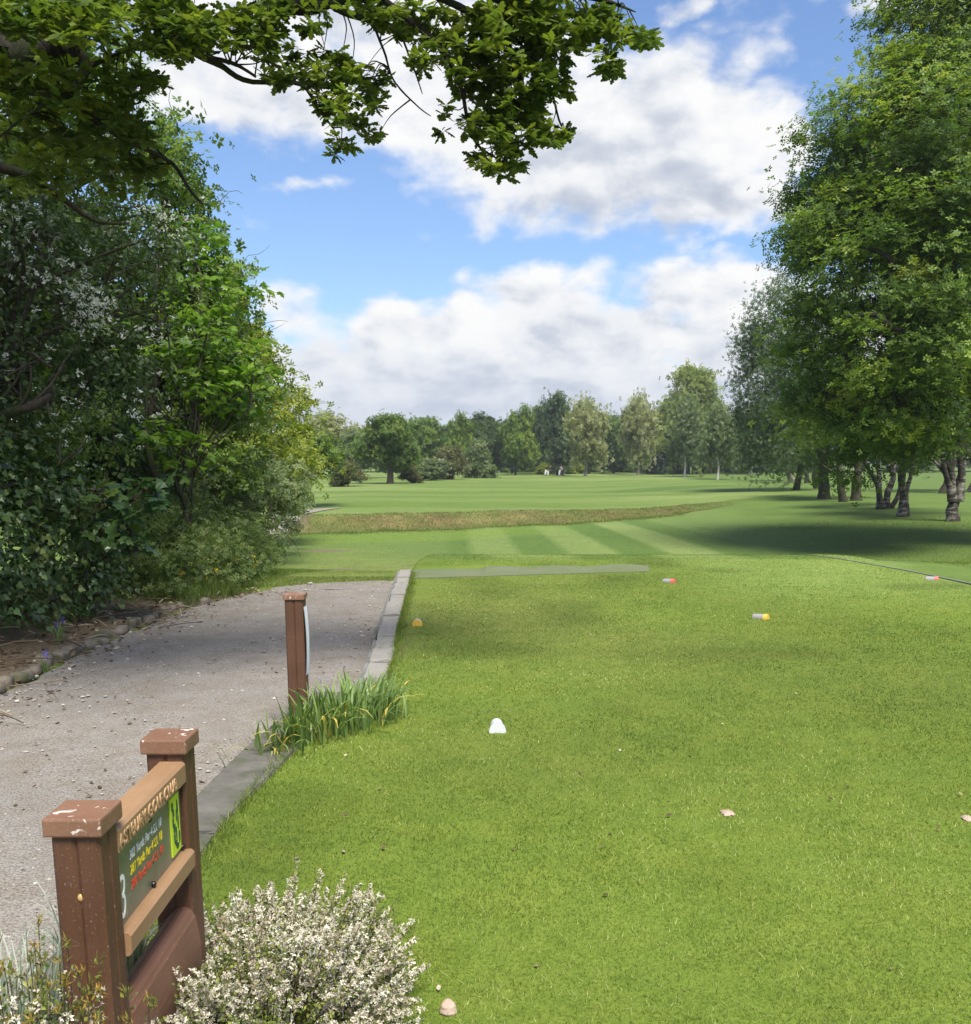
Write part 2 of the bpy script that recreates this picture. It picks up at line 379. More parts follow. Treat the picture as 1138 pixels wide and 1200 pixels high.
# ------------------------------------------------------------------ terrain
def xe(y): return np.interp(y, [-2, 2, 4.6, 5.5, 6.5, 7.07, 8.94, 14.5, 15.5], [-1.46, -1.42, -1.36, -1.29, -1.08, -.93, -1.03, -1.28, -1.32])
def xl(y): return np.interp(y, [0, 7, 8.2, 9.7, 11, 12.2, 13.2, 14.3], [-3.55, -3.6, -3.68, -3.62, -3.55, -3.2, -2.9, -2.3])
def bankline(x): return np.interp(x, [-14, -7, -2.4, 3, 10.35, 17, 22], [37.3, 38.8, 40.3, 43.5, 50.5, 60, 66])+.22*np.sin(x*1.3)+.16*np.sin(x*2.9+1)
def gz(x, y):
    x = np.asarray(x, float); y = np.asarray(y, float)
    left = 1-ss(0, .35, x-xe(y))
    st = 16.0-3.0*left
    s = ss(0, 1, (y-st)/(27-st))
    s = np.where(y < 27, s, 1.0)
    depth = 1.15-.6*ss(3, 24, x)
    z = -depth*s
    z = z-.12*(1-s)*ss(6.35, 6.9, x)-.12*(1-s)*ss(7, 10, x)
    side = 1-ss(.12, .2, x-xe(y)); far = 1-ss(14.0, 27, y)
    z = z-.125*side*far
    bed = (1-ss(-.12, .1, x-xl(y)))*(1-ss(11.3, 13.5, y))
    z = z+bed*(.11+.1*ss(0, 2, xl(y)-x))
    d = y-bankline(x); h = np.interp(x, [-14, -8, 3, 10, 14, 17], [.5, .62, .52, .26, .06, 0])
    z = z+h*ss(0, 2.9, d)
    z = z*(1-np.clip((y-55)/135, 0, 1))+(-.9)*np.clip((y-55)/135, 0, 1)
    un = ss(18, 30, y); z = z+un*(.03*np.sin(.31*x+.17*y)+.04*np.sin(.13*x-.21*y+1))
    return z
def g0(x, y): return float(gz(np.array([x]), np.array([y]))[0])

def vnoise(x, y, s, seed=0):
    """smooth value noise 0..1"""
    rg = np.random.default_rng(seed); t = rg.random((64, 64))
    u = x/s; v = y/s; i = np.floor(u).astype(int); j = np.floor(v).astype(int); fu = u-i; fv = v-j
    fu = fu*fu*(3-2*fu); fv = fv*fv*(3-2*fv); g = lambda a, b: t[a % 64, b % 64]
    return (g(i, j)*(1-fu)+g(i+1, j)*fu)*(1-fv)+(g(i, j+1)*(1-fu)+g(i+1, j+1)*fu)*fv

def turf_colour(x, y):
    L = lambda c: np.array(c)[None]
    n = vnoise(x, y, 1.7, 1); n2 = vnoise(x, y, .5, 2); n3 = vnoise(x, y, 6, 3)
    tee = L((.122, .174, .026))*(1-.25*(n-.5)[:, None])
    dry = np.clip(.75*np.exp(-((x+.0)/2.0)**2-((y-10.2)/3.2)**2)+.5*(n-.6), 0, .8)[:, None]
    tee = tee*(1-dry)+dry*L((.145, .172, .042))
    paler = (ss(1.5, 3.2, x-.05*y)*ss(10.0, 13, y))[:, None]*.75
    tee = tee*(1-paler)+paler*L((.165, .235, .055))
    dk = np.clip((vnoise(x, y, .9, 5)-.62)*2.2, 0, .6)[:, None]*ss(7, 4, y)[:, None] if False else np.clip((vnoise(x, y, .9, 5)-.66)*1.6, 0, .45)[:, None]
    tee = tee*(1-dk*.55)
    # fairway with mowing stripes
    sx = x+.037*(y-30)+.41
    st = np.mod(sx/1.45, 2) < 1
    edge = np.abs(np.mod(sx/1.45, 1)-.5)*2
    lit = np.clip(.5+1.6*np.sin(PI*sx/1.45), 0, 1)*(.72+.5*vnoise(x, y, 2.5, 33))
    fade = ss(-1.2, -.3, sx)*ss(9.5, 6, x)
    lit = .35*(1-fade)+lit*fade
    fw = L((.085, .14, .03))*(1-lit)[:, None]+L((.155, .21, .062))*lit[:, None]
    isf = ss(15.6, 17, y)[:, None]
    c = tee*(1-isf)+fw*isf
    # rough on the right beneath the trees
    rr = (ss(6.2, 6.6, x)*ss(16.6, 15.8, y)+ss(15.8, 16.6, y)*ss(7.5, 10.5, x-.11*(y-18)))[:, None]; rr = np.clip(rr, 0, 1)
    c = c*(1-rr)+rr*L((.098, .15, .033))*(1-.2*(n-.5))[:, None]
    # beyond the bank
    d = y-bankline(x)
    pl = ss(2.2, 3.6, d)[:, None]
    bands = .5+.5*np.sin(d*.55+.05*x+1.2*np.sin(x*.09))
    s2 = ss(.35, .65, bands)*.4+.6*ss(.42, .58, vnoise(x*.45, y, 9, 8))
    plain = L((.105, .16, .032))*(1-s2)[:, None]+L((.165, .215, .066))*s2[:, None]
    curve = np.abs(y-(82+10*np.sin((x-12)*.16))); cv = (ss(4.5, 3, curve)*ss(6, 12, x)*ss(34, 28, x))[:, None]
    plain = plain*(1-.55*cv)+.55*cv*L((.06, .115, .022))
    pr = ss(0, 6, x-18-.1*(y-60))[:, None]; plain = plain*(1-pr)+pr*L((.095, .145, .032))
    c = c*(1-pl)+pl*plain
    # dry unmown bank and the brighter uncut strip below it
    hb = np.interp(x, [-9.5, -8, 10, 15.5], [0, 1, 1, 0])
    bk = (ss(-.6, .35, d)*ss(3.4, 1.9, d)*hb)[:, None]*(.7+.45*vnoise(x, y, 1.1, 41))[:, None]; bk = np.clip(bk, 0, 1)
    c = c*(1-bk)+bk*(L((.135, .094, .05))*(.6+.8*n2)[:, None]*(1-.35*n)[:, None]*(.8+.4*vnoise(x, y, .22, 51))[:, None]+L((.055, .085, .016))*n[:, None])
    lo = (ss(-6.5, -5, d)*ss(.0, -.8, d)*ss(6, 0, x))[:, None]*.6
    c = c*(1-lo)+lo*L((.13, .195, .03))
    # worn turf past the end of the path
    w = (ss(.2, -.6, x-xe(y))*ss(13.2, 14.5, y)*ss(34, 24, y)*ss(-6.2, -4.0, x))[:, None]*.7
    c = c*(1-w)+w*(L((.155, .2, .055))*(1-n2*.25)[:, None]+L((.05, .03, .015))*n[:, None])
    return np.clip(c, 0, 1)
def soil_amount(x, y):
    s = np.zeros_like(x)
    bed = (1-ss(-.1, .15, x-xl(y)))*(1-ss(12.2, 13.6, y)); s = np.maximum(s, bed)
    for (cx, cy, rx, ry, a) in [(-3.6, 23.2, 1.0, .9, .75), (-2.2, 21.0, 1.6, .25, .55), (-5.0, 30.5, 1.3, .8, .7), (-.72, 6.9, .14, .5, .55), (.0, 6.15, .7, .12, .5), (.85, 6.3, .5, .1, .45),
                               (-.7, 8.3, .12, 1.2, .5), (1.15, 3.15, .15, .06, .5), (.5, 2.9, .1, .05, .5), (1.75, 2.75, .12, .05, .45), (-.5, 5.75, .2, .12, .5)]:
        s = np.maximum(s, a*np.exp(-((x-cx)/rx)**2-((y-cy)/ry)**2))
    # the two sandy divots
    tr = np.exp(-((x+8.0)/.9)**2-((y-40.5)/4.)**2); s = np.maximum(s, tr*.95)
    return s

def axis(parts):
    out = []
    for a, b, st in parts: out.append(np.arange(a, b, st))
    out.append([parts[-1][1]]); return np.concatenate(out)
def make_ground():
    xs = axis([(-420, -60, 30), (-60, -24, 2), (-24, -8, .45), (-8, -4, .18), (-4, -3, .07), (-3, -1.7, .13), (-1.7, -.7, .045), (-.7, 8, .14), (8, 30, .4), (30, 80, 2), (80, 420, 30)])
    ys = axis([(-6, 2, .4), (2, 7.5, .1), (7.5, 17, .12), (17, 36, .3), (36, 64, .25), (64, 110, .9), (110, 260, 5), (260, 900, 80)])
    X, Y = np.meshgrid(xs, ys); nx, ny = len(xs), len(ys)
    x, y = X.ravel(), Y.ravel(); z = gz(x, y)
    i = np.arange(ny-1)[:, None]*nx; j = np.arange(nx-1)[None]
    F = np.stack([i+j, i+j+1, i+nx+j+1, i+nx+j], -1).reshape(-1, 4)
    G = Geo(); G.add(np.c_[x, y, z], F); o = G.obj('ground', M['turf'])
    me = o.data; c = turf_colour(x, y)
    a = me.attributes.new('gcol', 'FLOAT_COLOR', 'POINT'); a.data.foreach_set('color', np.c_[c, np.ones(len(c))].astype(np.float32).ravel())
    a = me.attributes.new('soil', 'FLOAT', 'POINT'); a.data.foreach_set('value', soil_amount(x, y).astype(np.float32))
    tag(o, 'mown golf course turf with striped fairway and dry bank', kind='structure'); return o
make_ground()

def make_path():
    ys = np.arange(-2, 14.31, .06); n = 46; G = Geo()
    wl = .10*(vnoise(ys*0, ys, .5, 11)-.5)+.05*(vnoise(ys*0, ys, .15, 12)-.5)
    xr_ = xe(ys)-.012; xl_ = xl(ys)+.05+wl
    e = np.clip((14.3-ys)/.9, 0, 1); xl_ = xr_+(xl_-xr_)*(1-(1-e)**2.2)**.6
    t = np.linspace(0, 1, n)[None]
    X = xl_[:, None]*(1-t)+xr_[:, None]*t; Y = np.repeat(ys[:, None], n, 1)+.12*np.sin(t*9)*(ys[:, None] > 13)
    Z = gz(X.ravel(), Y.ravel()).reshape(X.shape)
    Z = np.minimum(Z, np.maximum(-.085, Z*0-.085-.45*np.clip(Y-13.3, 0, 9)))
    Z = np.where(Y < 13.2, -.088+.006*np.sin(Y*2+X*3), gz((X-.25*(t > .93)).ravel(), Y.ravel()).reshape(X.shape)+.02+.017*np.clip((14.2-Y)/1., 0, 1))
    k = np.arange(len(ys)-1)[:, None]*n; j = np.arange(n-1)[None]
    F = np.stack([k+j, k+j+1, k+n+j+1, k+n+j], -1).reshape(-1, 4)
    G.add(np.stack([X, Y, Z], -1).reshape(-1, 3), F)
    o = G.obj('path', M['path']); tag(o, 'grey gravel path running beside the tee', kind='structure')
    # far piece of the path rounding the bank
    G = Geo(); P = spline([(-10.5, 34.5), (-9.0, 37.5), (-8.35, 40.5), (-7.75, 43.5), (-6.8, 46)], 40); w = np.interp(np.linspace(0, 1, 40), [0, .7, 1], [.8, .6, .05])
    T = nrm(np.gradient(P, axis=0)); Nn = np.c_[-T[:, 1], T[:, 0]]; m_ = 9; tt = np.linspace(-1, 1, m_)
    Q = P[:, None]+Nn[:, None]*(w[:, None]*tt[None])[..., None]
    Z = gz(Q[..., 0].ravel(), Q[..., 1].ravel())+.03
    i = np.arange(39)[:, None]*m_; j = np.arange(m_-1)[None]
    G.add(np.c_[Q.reshape(-1, 2), Z], np.stack([i+j, i+m_+j, i+m_+j+1, i+j+1], -1).reshape(-1, 4))
    tag(G.obj('path', M['path']), 'far end of the gravel path rounding the bank', kind='structure')
make_path()

# loose stones, leaves and chips lying on the path
def make_litter():
    G = Geo(); n = 3000
    y = 1.2*np.exp(R.random(n)*2.45); t = R.random(n)**.8; edge = R.random(n) < .45
    x = np.where(edge, np.where(R.random(n) < .75, xl(y)+.05+np.abs(R.normal(size=n))*.28, xe(y)-.05-np.abs(R.normal(size=n))*.16), xl(y)+(xe(y)-xl(y))*t)
    q = (x < xe(y)-.02) & (x > xl(y)+.02) & (y < 13.6); x, y = x[q], y[q]; n = len(x)
    ico = np.array([(1, 0, 0), (-1, 0, 0), (0, 1, 0), (0, -1, 0), (0, 0, 1), (0, 0, -1.)]); fc = np.array([[0, 2, 4], [2, 1, 4], [1, 3, 4], [3, 0, 4], [2, 0, 5], [1, 2, 5], [3, 1, 5], [0, 3, 5]])
    s = np.clip(np.exp(R.normal(size=n)*.45)*.0055, .002, .02)*(1+.05*y)
    V = np.c_[x, y, np.full(n, -.082)][:, None]+ico[None]*s[:, None, None]*R.uniform(.5, 1.3, (n, 6, 1))*np.array([1.2, 1.2, .6])
    G.add(V, (fc[None]+(np.arange(n)*6)[:, None, None]).reshape(-1, 3), np.repeat(R.random(n), 6))
    m = NT('gravel_chip'); c = m.ramp(m.n('ShaderNodeAttribute', attribute_name='var').outputs['Fac'], [(0, (.1, .08, .06)), (.35, (.3, .26, .22)), (.96, (.38, .35, .31)), (1, (.55, .52, .48))]); gm = m.out(m.pbsdf(c, .9, spec=.2))
    o = G.obj('gravel', gm, smooth=False); tag(o, 'loose gravel chips scattered over the path', kind='stuff')
    G = Geo(); n = 900
    y = 4.5+R.random(n)*8.5; x = xl(y)+R.normal(size=n)*.28-.15
    q = x > xl(y)-1.2; x, y = x[q], y[q]; n = len(x); z = np.maximum(gz(x, y), -.085)+.012
    N = np.c_[R.normal(size=(n, 2))*.35, np.ones(n)]
    leaves(G, np.c_[x, y, z], N, R.uniform(.03, .075, n), T_OVAL, R.random(n))
    n = 300; y = 1.5+R.random(n)*10; x = xl(y)+R.random(n)*(xe(y)-xl(y)-.1)
    leaves(G, np.c_[x, y, np.full(n, -.078)], np.c_[R.normal(size=(n, 2))*.3, np.ones(n)], R.uniform(.015, .045, n), T_OVAL, R.random(n)*.6)
    n = 90; y = 2.7*np.exp(R.random(n)*1.6); x = xe(y)+.4+R.random(n)*(.5*y+1.2); leaves(G, np.c_[x, y, gz(x, y)+.014], np.c_[R.normal(size=(n, 2))*.4, np.ones(n)], R.uniform(.012, .03, n), T_OVAL, R.random(n))
    for k in range(150):
        yy = 5.0+R.random()*7.2; xx = float(xl(yy))+R.normal()*.3-.32; L = R.uniform(.08, .45); a = R.random()*PI
        zz = max(g0(xx, yy), -.085)+.018
        P = np.array([[xx-L*math.cos(a)/2, yy-L*math.sin(a)/2, zz], [xx+R.normal()*.02, yy+R.normal()*.02, zz+R.uniform(0, .05)], [xx+L*math.cos(a)/2, yy+L*math.sin(a)/2, zz+R.uniform(0, .03)]])
        tube(G, spline(P, 5), R.uniform(.002, .007), 5, R.random())
    m = NT('leaf_litter'); c = m.ramp(m.n('ShaderNodeAttribute', attribute_name='var').outputs['Fac'], [(0, (.045, .03, .018)), (.5, (.13, .085, .05)), (.85, (.28, .22, .14)), (1, (.5, .45, .36))]); lm = m.out(m.pbsdf(c, .8, spec=.2))
    tag(G.obj('leaf_litter', lm), 'dead leaves and broken twigs lying along the path edge', kind='stuff')
make_litter()

# ------------------------------------------------------------------ grass blades
def blades(G, x, y, h, w, var, lean=.7, z=None):
    n = len(x); z = gz(x, y)-.002 if z is None else z; a = R.random(n)*2*PI; b = R.random(n)*2*PI
    l = lean*h*np.abs(R.normal(size=n))
    dx, dy = np.cos(a)*w, np.sin(a)*w; tx, ty = np.cos(b)*l, np.sin(b)*l
    p0 = np.c_[x-dx, y-dy, z]; p1 = np.c_[x+dx, y+dy, z]; p2 = np.c_[x+tx, y+ty, z+h]
    V = np.stack([p0, p1, p2], 1); G.add(V, np.arange(3*n).reshape(-1, 3), np.repeat(var, 3))
def make_grass():
    G = Geo(); n = 700000
    y = 2.3*np.exp(R.random(n)*1.98); x = -(.53*y+.25)+R.random(n)*(1.06*y+.5+3.6)
    keep = R.random(n) > ss(.53*y+.3, .53*y+3.6, x); x, y = x[keep], y[keep]; n = len(x)
    q = (x > xe(y)+.17+.02*R.normal(size=n)+.06*vnoise(y*0, y, .3, 14)) & (x < 6.25) & (y < 16.4) & ~((x < 2.45) & (x > -1.1) & (y > 13.4+.25*(x+1.03)*.97) & (y < 15.1)); q &= ~((x < -.72+.05*R.normal(size=n)) & (y > 7.1))
    q &= ((x-1.12)**2/.035**2+(y-4.27)**2/.05**2 > 1) & ((x-2.17)**2/.03**2+(y-4.2)**2/.05**2 > 1); q &= soil_amount(x, y)*.8 < R.random(n)
    x, y = x[q], y[q]; n = len(x)
    tone = .42+.45*(vnoise(x, y, .9, 1)-.5)+.2*(vnoise(x, y, .16, 4)-.5)+.25*(vnoise(x, y, 2.6, 9)-.5)+.24*R.normal(size=n)-.1*np.exp(-(y-6.2)**2/.5)
    lum = turf_colour(x, y).sum(1); tone = tone+.55*(lum/.33-1)
    h = .0155*R.uniform(.5, 1.25, n)*(.8+.5*vnoise(x, y, .25, 6))*(1-.03*(y-3))
    blades(G, x, y, h, .0012*np.maximum(1, y/2.6), np.clip(tone, 0, 1), 1.0)
    n = 110000; y = 16.2+R.random(n)**1.3*24; x = (R.random(n)*2-1)*.53*y; q = (y < bankline(x)-.4) & (soil_amount(x, y) < .3) & ~((x < 8) & (y < 18) & (x > 6.4)); x, y = x[q], y[q]; n = len(x)
    lum = turf_colour(x, y).sum(1); rgh = ss(7, 11, x-.11*(y-18))
    blades(G, x, y, R.uniform(.012, .03, n)*(1+1.2*rgh), .0035*(y/20), np.clip(.40+.5*(lum/.33-1)+.16*R.normal(size=n), 0, 1), 1.0)
    # fringe where the lawn meets kerb and blocks
    n = 9000; y = 2.6+R.random(n)*11.5; x = xe(y)+.2+np.abs(R.normal(size=n))*.05-.04*vnoise(y*0, y, .2, 3)
    blades(G, x, y, R.uniform(.02, .06, n), .002+.0*y, np.clip(.4+.2*R.normal(size=n), 0, 1), .6)
    o = G.obj('grass', M['grass'], smooth=False); tag(o, 'short mown grass blades of the tee', kind='stuff')
    # longer grass: verge on the left, end of the path, dry bank
    G = Geo()
    n = 16000; y = 12.6+R.random(n)**1.5*16; x = xl(np.minimum(y, 12.2))+.05-np.abs(R.normal(size=n))*.8-.05*(y-14)
    q = (y < 24); blades(G, x[q], y[q], R.uniform(.03, .2, q.sum())*np.clip((24-y[q])/9, 0, 1)*np.clip(.25+1.2*(xl(np.minimum(y[q], 12.2))+.1-x[q]), .25, 1), .004, np.clip(.35+.2*R.normal(size=q.sum()), 0, 1), .5)
    n = 6000; y = 13.4+R.random(n)*2.0; x = -3.4+R.random(n)*2.0; blades(G, x, y, R.uniform(.02, .05, n), .004, np.clip(.5+.2*R.normal(size=n), 0, 1), .8)
    n = 1500; y = 11.2+R.random(n)*1.2; x = xl(y)-R.random(n)*.5; blades(G, x, y, R.uniform(.1, .3, n), .004, np.clip(.35+.2*R.normal(size=n), 0, 1), .5)
    n = 26000; x = -9+R.random(n)*26; d = R.random(n)*2.9-.2; y = bankline(x)+d
    hb = np.interp(x, [-9, -7, 10, 15], [0, 1, 1, .1])
    blades(G, x, y, R.uniform(.025, .085, n)*hb, .014, np.clip(.83+.16*R.normal(size=n)-.42*vnoise(x, y, 1.3, 7)-.25*vnoise(x, y, .4, 17)-.2*(d < .2), 0, 1), .5)
    n = 5000; x = -8+R.random(n)*18; y = bankline(x)-np.abs(R.normal(size=n))*.6
    blades(G, x, y, R.uniform(.02, .06, n), .012, np.clip(.35+.2*R.normal(size=n), 0, 1), .5)
    tag(G.obj('long_grass', M['long_grass'], smooth=False), 'longer uncut grass on the verge and dry bank', kind='stuff')
make_grass()

# ------------------------------------------------------------------ edging along the tee
def quad_prism(G, q, z0, z1, bev=.006):
    bm = bmesh.new(); vs = [bm.verts.new((float(p[0]), float(p[1]), z)) for z in (z0, z1) for p in q]
    n = len(q); bm.faces.new(vs[:n][::-1]); bm.faces.new(vs[n:])
    for i in range(n): bm.faces.new((vs[i], vs[(i+1) % n], vs[n+(i+1) % n], vs[n+i]))
    bmesh.ops.recalc_face_normals(bm, faces=bm.faces)
    bmesh.ops.bevel(bm, geom=list(bm.edges), offset=bev, segments=2, affect='EDGES')
    bmesh.ops.subdivide_edges(bm, edges=[e for e in bm.edges if e.calc_length() > .12], cuts=3, use_grid_fill=True)
    for v in bm.verts: v.co += Vector(R.normal(size=3)*.0022)
    bm.verts.index_update(); V = np.array([v.co[:] for v in bm.verts]); n0 = G.n; first = True; by = {}
    for f in bm.faces: by.setdefault(len(f.verts), []).append([v.index for v in f.verts])
    for fs in by.values():
        if first: G.add(V, np.array(fs)); first = False
        else: G.F.append(np.array(fs)+n0)
    bm.free()
def make_edging():
    ysb = [7.12, 7.68, 8.26, 8.84, 9.5, 10.1, 10.62, 11.15, 11.75, 12.35, 12.95, 13.5, 14.05, 14.55]
    for i in range(13):
        a, b = ysb[i]+.018, ysb[i+1]-.014
        off = .02 if i >= 3 else 0
        w = .165+.015*R.random(); lft = lambda y: np.interp(y, [7.07, 8.94, 14.53], [-.905, -1.0, -1.26])-off
        ja = R.normal()*.006
        q = [(lft(a)+ja, a), (lft(a)+w+ja, a+.01), (lft(b)+w, b+.01), (lft(b), b)]
        G = Geo(); quad_prism(G, q, -.16, .0+R.random()*.02)
        c = np.mean(q, 0); o = G.obj('edging_block', M['block'], smooth=False)
        if i == 0: lb = 'nearest weathered grey edging block, beside the lawn and daffodil leaves'
        elif i == 12: lb = 'farthest grey edging block of the row, by the corner of the green mat'
        elif i == 2: lb = 'third grey edging block, last one before the kink in the row'
        elif i == 3: lb = 'grey edging block just past the kink in the row'
        elif i == 1: lb = 'second weathered grey edging block from the near end of the row'
        elif i < 7: lb = 'grey edging block in the row between gravel and lawn, near the orange marker'
        else: lb = 'worn pale edging block with no clear joint, in the far half of the row'
        tag(o, lb, 'edging block', 'grey edging blocks between path and tee')
    for k, (y0, y1, o_) in enumerate([(7.05, 8.8, 0), (8.9, 14.5, .02)]):
        G = Geo(); f = lambda y: np.interp(y, [7.07, 8.94, 14.53], [-.945, -1.04, -1.3])-o_
        quad_prism(G, [(f(y0), y0), (f(y0)+.036, y0), (f(y1)+.036, y1), (f(y1), y1)], -.15, -.012, .003)
        tag(G.obj('edging_board', M['board'], smooth=False), ['short thin grey board along the nearest three edging blocks', 'long thin grey board along the farther edging blocks'][k], 'edging board')
    # dark concrete kerb strips
    for k, (y0, y1) in enumerate([(1.2, 4.0), (4.02, 5.7), (5.72, 6.62)]):
        yy = np.linspace(y0, y1, 8); Lx = np.interp(yy, [1, 4.6, 5.5, 6.5], [-1.46, -1.4, -1.35, -1.2]); Rx = np.interp(yy, [1, 4.2, 5.3, 6.3, 6.8], [-1.2, -1.17, -1.06, -.92, -.8])
        q = [(a, b) for a, b in zip(Rx, yy)]+[(a, b) for a, b in zip(Lx[::-1], yy[::-1])]
        G = Geo(); quad_prism(G, q, -.2, .008+.004*k, .008)
        tag(G.obj('concrete_kerb', M['concrete'], smooth=False), ['dark concrete kerb strip behind the hole sign', 'dark concrete kerb strip between hole sign and daffodil leaves', 'dark concrete kerb strip at the foot of the slim notice post'][k], 'kerb', 'concrete kerb strips along the path')
    # rough stones holding back the bed on the left
    y = 5.3; k = 0
    while y < 11.6:
        L = R.uniform(.16, .34); hgt = R.uniform(.09, .14); xx = float(xl(y))+R.normal()*.035-.04
        bm = bmesh.new(); bmesh.ops.create_icosphere(bm, subdivisions=3, radius=.5)
        sd = R.random(3)*9
        for v in bm.verts:
            c = v.co; c.x = math.copysign(abs(c.x*2)**.62, c.x)/2; c.y = math.copysign(abs(c.y*2)**.62, c.y)/2; c.z = math.copysign(abs(c.z*2)**.6, c.z)/2
            q = 1+.09*math.sin(5*c.x+sd[0])*math.cos(6*c.y+sd[1])+.06*math.sin(11*c.z+sd[2]+4*c.x); v.co = c*q
        bm.transform(Matrix.Translation((xx, y+L/2, -.085+hgt*.14)) @ Matrix.Rotation(R.normal()*.15+math.atan2(float(xl(y)-xl(y+L)), L), 4, 'Z') @ Matrix.Diagonal((.13*R.uniform(.8, 1.2), L*.97, hgt*1.05, 1)))
        me = bpy.data.meshes.new('edging_stone'); bm.to_mesh(me); bm.free(); me.materials.append(M['stone']); me.polygons.foreach_set('use_smooth', [True]*len(me.polygons))
        o = bpy.data.objects.new('edging_stone', me); COL.objects.link(o)
        tag(o, 'rough brown stone in the low edging left of the gravel path', 'stone', 'rough edging stones below the ivy bed')
        y += L+R.uniform(.0, .07) + (.25 if R.random() < .12 else 0); k += 1
    # timber edge on the right of the tee, in two lengths
    P = [(5.5, 18.6), (5.9, 16.3), (6.27, 14.5), (6.47, 12.6), (6.62, 9.5), (6.7, 4.0)]
    for k in range(2):
        S = spline(P[:3] if k == 0 else P[2:], 14); T = nrm(np.gradient(S, axis=0)); Nn = np.c_[T[:, 1], -T[:, 0]]
        for nm in ((-.01, .06),):
            G = Geo(); n = len(S); z = gz(S[:, 0]-.15, S[:, 1])
            A = [np.c_[S-Nn*.035, z+.006], np.c_[S+Nn*.035, z+.012], np.c_[S+Nn*.035, z-.2], np.c_[S-Nn*.035, z-.2]]
            V = np.stack(A, 1).reshape(-1, 3); i = np.arange(n-1)[:, None]*4; j = np.arange(4)[None]
            G.add(V, np.stack([i+j, i+4+j, i+4+(j+1) % 4, i+(j+1) % 4], -1).reshape(-1, 4)); G.add(V[:4], [[0, 1, 2, 3]]); G.add(V[-4:], [[3, 2, 1, 0]])
            tag(G.obj('timber_edge', M['board'], smooth=False), ['grey timber edging beyond the right-hand red marker, narrowing into the grass', 'grey timber edging beside the right-hand red marker'][k], 'edging')
    # artificial turf mat across the far end of the tee
    G = Geo(); a = [(-1.03, 13.42), (2.42, 14.28), (2.5, 15.0), (-1.1, 14.5)]
    nx, ny = 40, 8; u, v = np.meshgrid(np.linspace(0, 1, nx), np.linspace(0, 1, ny)); u, v = u.ravel(), v.ravel(); a = np.array(a, float)
    P = (a[0]*(1-u)[:, None]+a[1]*u[:, None])*(1-v)[:, None]+(a[3]*(1-u)[:, None]+a[2]*u[:, None])*v[:, None]
    P[:, 1] += .05*np.sin(u*17)*v; z = gz(P[:, 0], P[:, 1])+.012+.035*v*(.6+.4*np.sin(u*23))*(u > .3)
    i = np.arange(ny-1)[:, None]*nx; j = np.arange(nx-1)[None]; F = np.stack([i+j, i+j+1, i+nx+j+1, i+nx+j], -1).reshape(-1, 4)
    V = np.c_[P, z]; G.add(V, F)
    bot = V.copy(); bot[:, 2] = gz(P[:, 0], P[:, 1])-.05
    ring = np.concatenate([np.arange(nx), np.arange(1, ny)*nx+nx-1, (ny-1)*nx+np.arange(nx-2, -1, -1), np.arange(ny-2, 0, -1)*nx])
    G.add(np.vstack([V[ring], bot[ring]]), np.stack([np.arange(len(ring)), (np.arange(len(ring)))+len(ring), np.roll(np.arange(len(ring)), -1)+len(ring), np.roll(np.arange(len(ring)), -1)], -1))
    tag(G.obj('tee_mat', M['mat'], smooth=False), 'faded grey-green artificial turf mat across the far end of the tee', 'mat')
make_edging()

# ------------------------------------------------------------------ tee markers
def tee_marker(x, y, rz, L, W, H, m_end, label, cat='tee marker'):
    root = empty('tee_marker', (x, y, g0(x, y)-.004), label, cat, 'tee markers on the lawn'); root.rotation_euler = (0, 0, rz)
    def half(y0, y1, s0, s1, n=15):
        th = np.linspace(0, PI, n); G = Geo(); ys = np.linspace(y0, y1, 6)
        ring = lambda yy, s: np.c_[np.cos(th)*W/2*s, np.full(n, yy), np.sin(th)**.8*H*s]
        V = np.vstack([ring(a, b) for a, b in zip(ys, np.linspace(s0, s1, 6))])
        i = np.arange(5)[:, None]*n; j = np.arange(n-1)[None]
        G.add(V, np.stack([i+j, i+n+j, i+n+j+1, i+j+1], -1).reshape(-1, 4)); G.add(V[:n], np.arange(n)[None]); G.add(V[-n:], np.arange(n)[::-1][None])
        return G
    def child(nm, G, mat):
        o = bpy.data.objects.new(nm, G.mesh(nm, mat, False)); COL.objects.link(o); o.parent = root
    child('log', half(-L*.22, L*.5, .93, .86), M['marker_white'] if m_end == 'marker_white' else M['marker_grey'])
    child('painted_end', half(-L*.5, -L*.222, .98 if m_end != 'marker_white' else 1.12, .99), M[m_end])
    # sloping white lip in front and a flat base
    G = Geo(); box(G, (0, 0, .006), (W*.9, L*.9, .012), bev=.002); child('base', G, M['marker_grey'])
    return root
tee_marker(.07, 5.70, 0.03, .15, .092, .066, 'marker_white', 'white half-round tee marker on the near lawn, right of the daffodil leaves')
tee_marker(-.68, 9.56, 0.06, .16, .105, .066, 'marker_yellow', 'orange-yellow tipped half-log tee marker beside the grey edging blocks')
tee_marker(2.85, 9.95, 0.95, .155, .092, .056, 'marker_yellow', 'yellow tipped half-log tee marker alone in the middle of the lawn')
tee_marker(2.47, 13.02, 0.95, .16, .095, .056, 'marker_red', 'red tipped half-log tee marker near the right end of the green mat')
tee_marker(6.13, 13.3, 1.2, .16, .095, .056, 'marker_red', 'red tipped half-log tee marker against the grey timber edging')

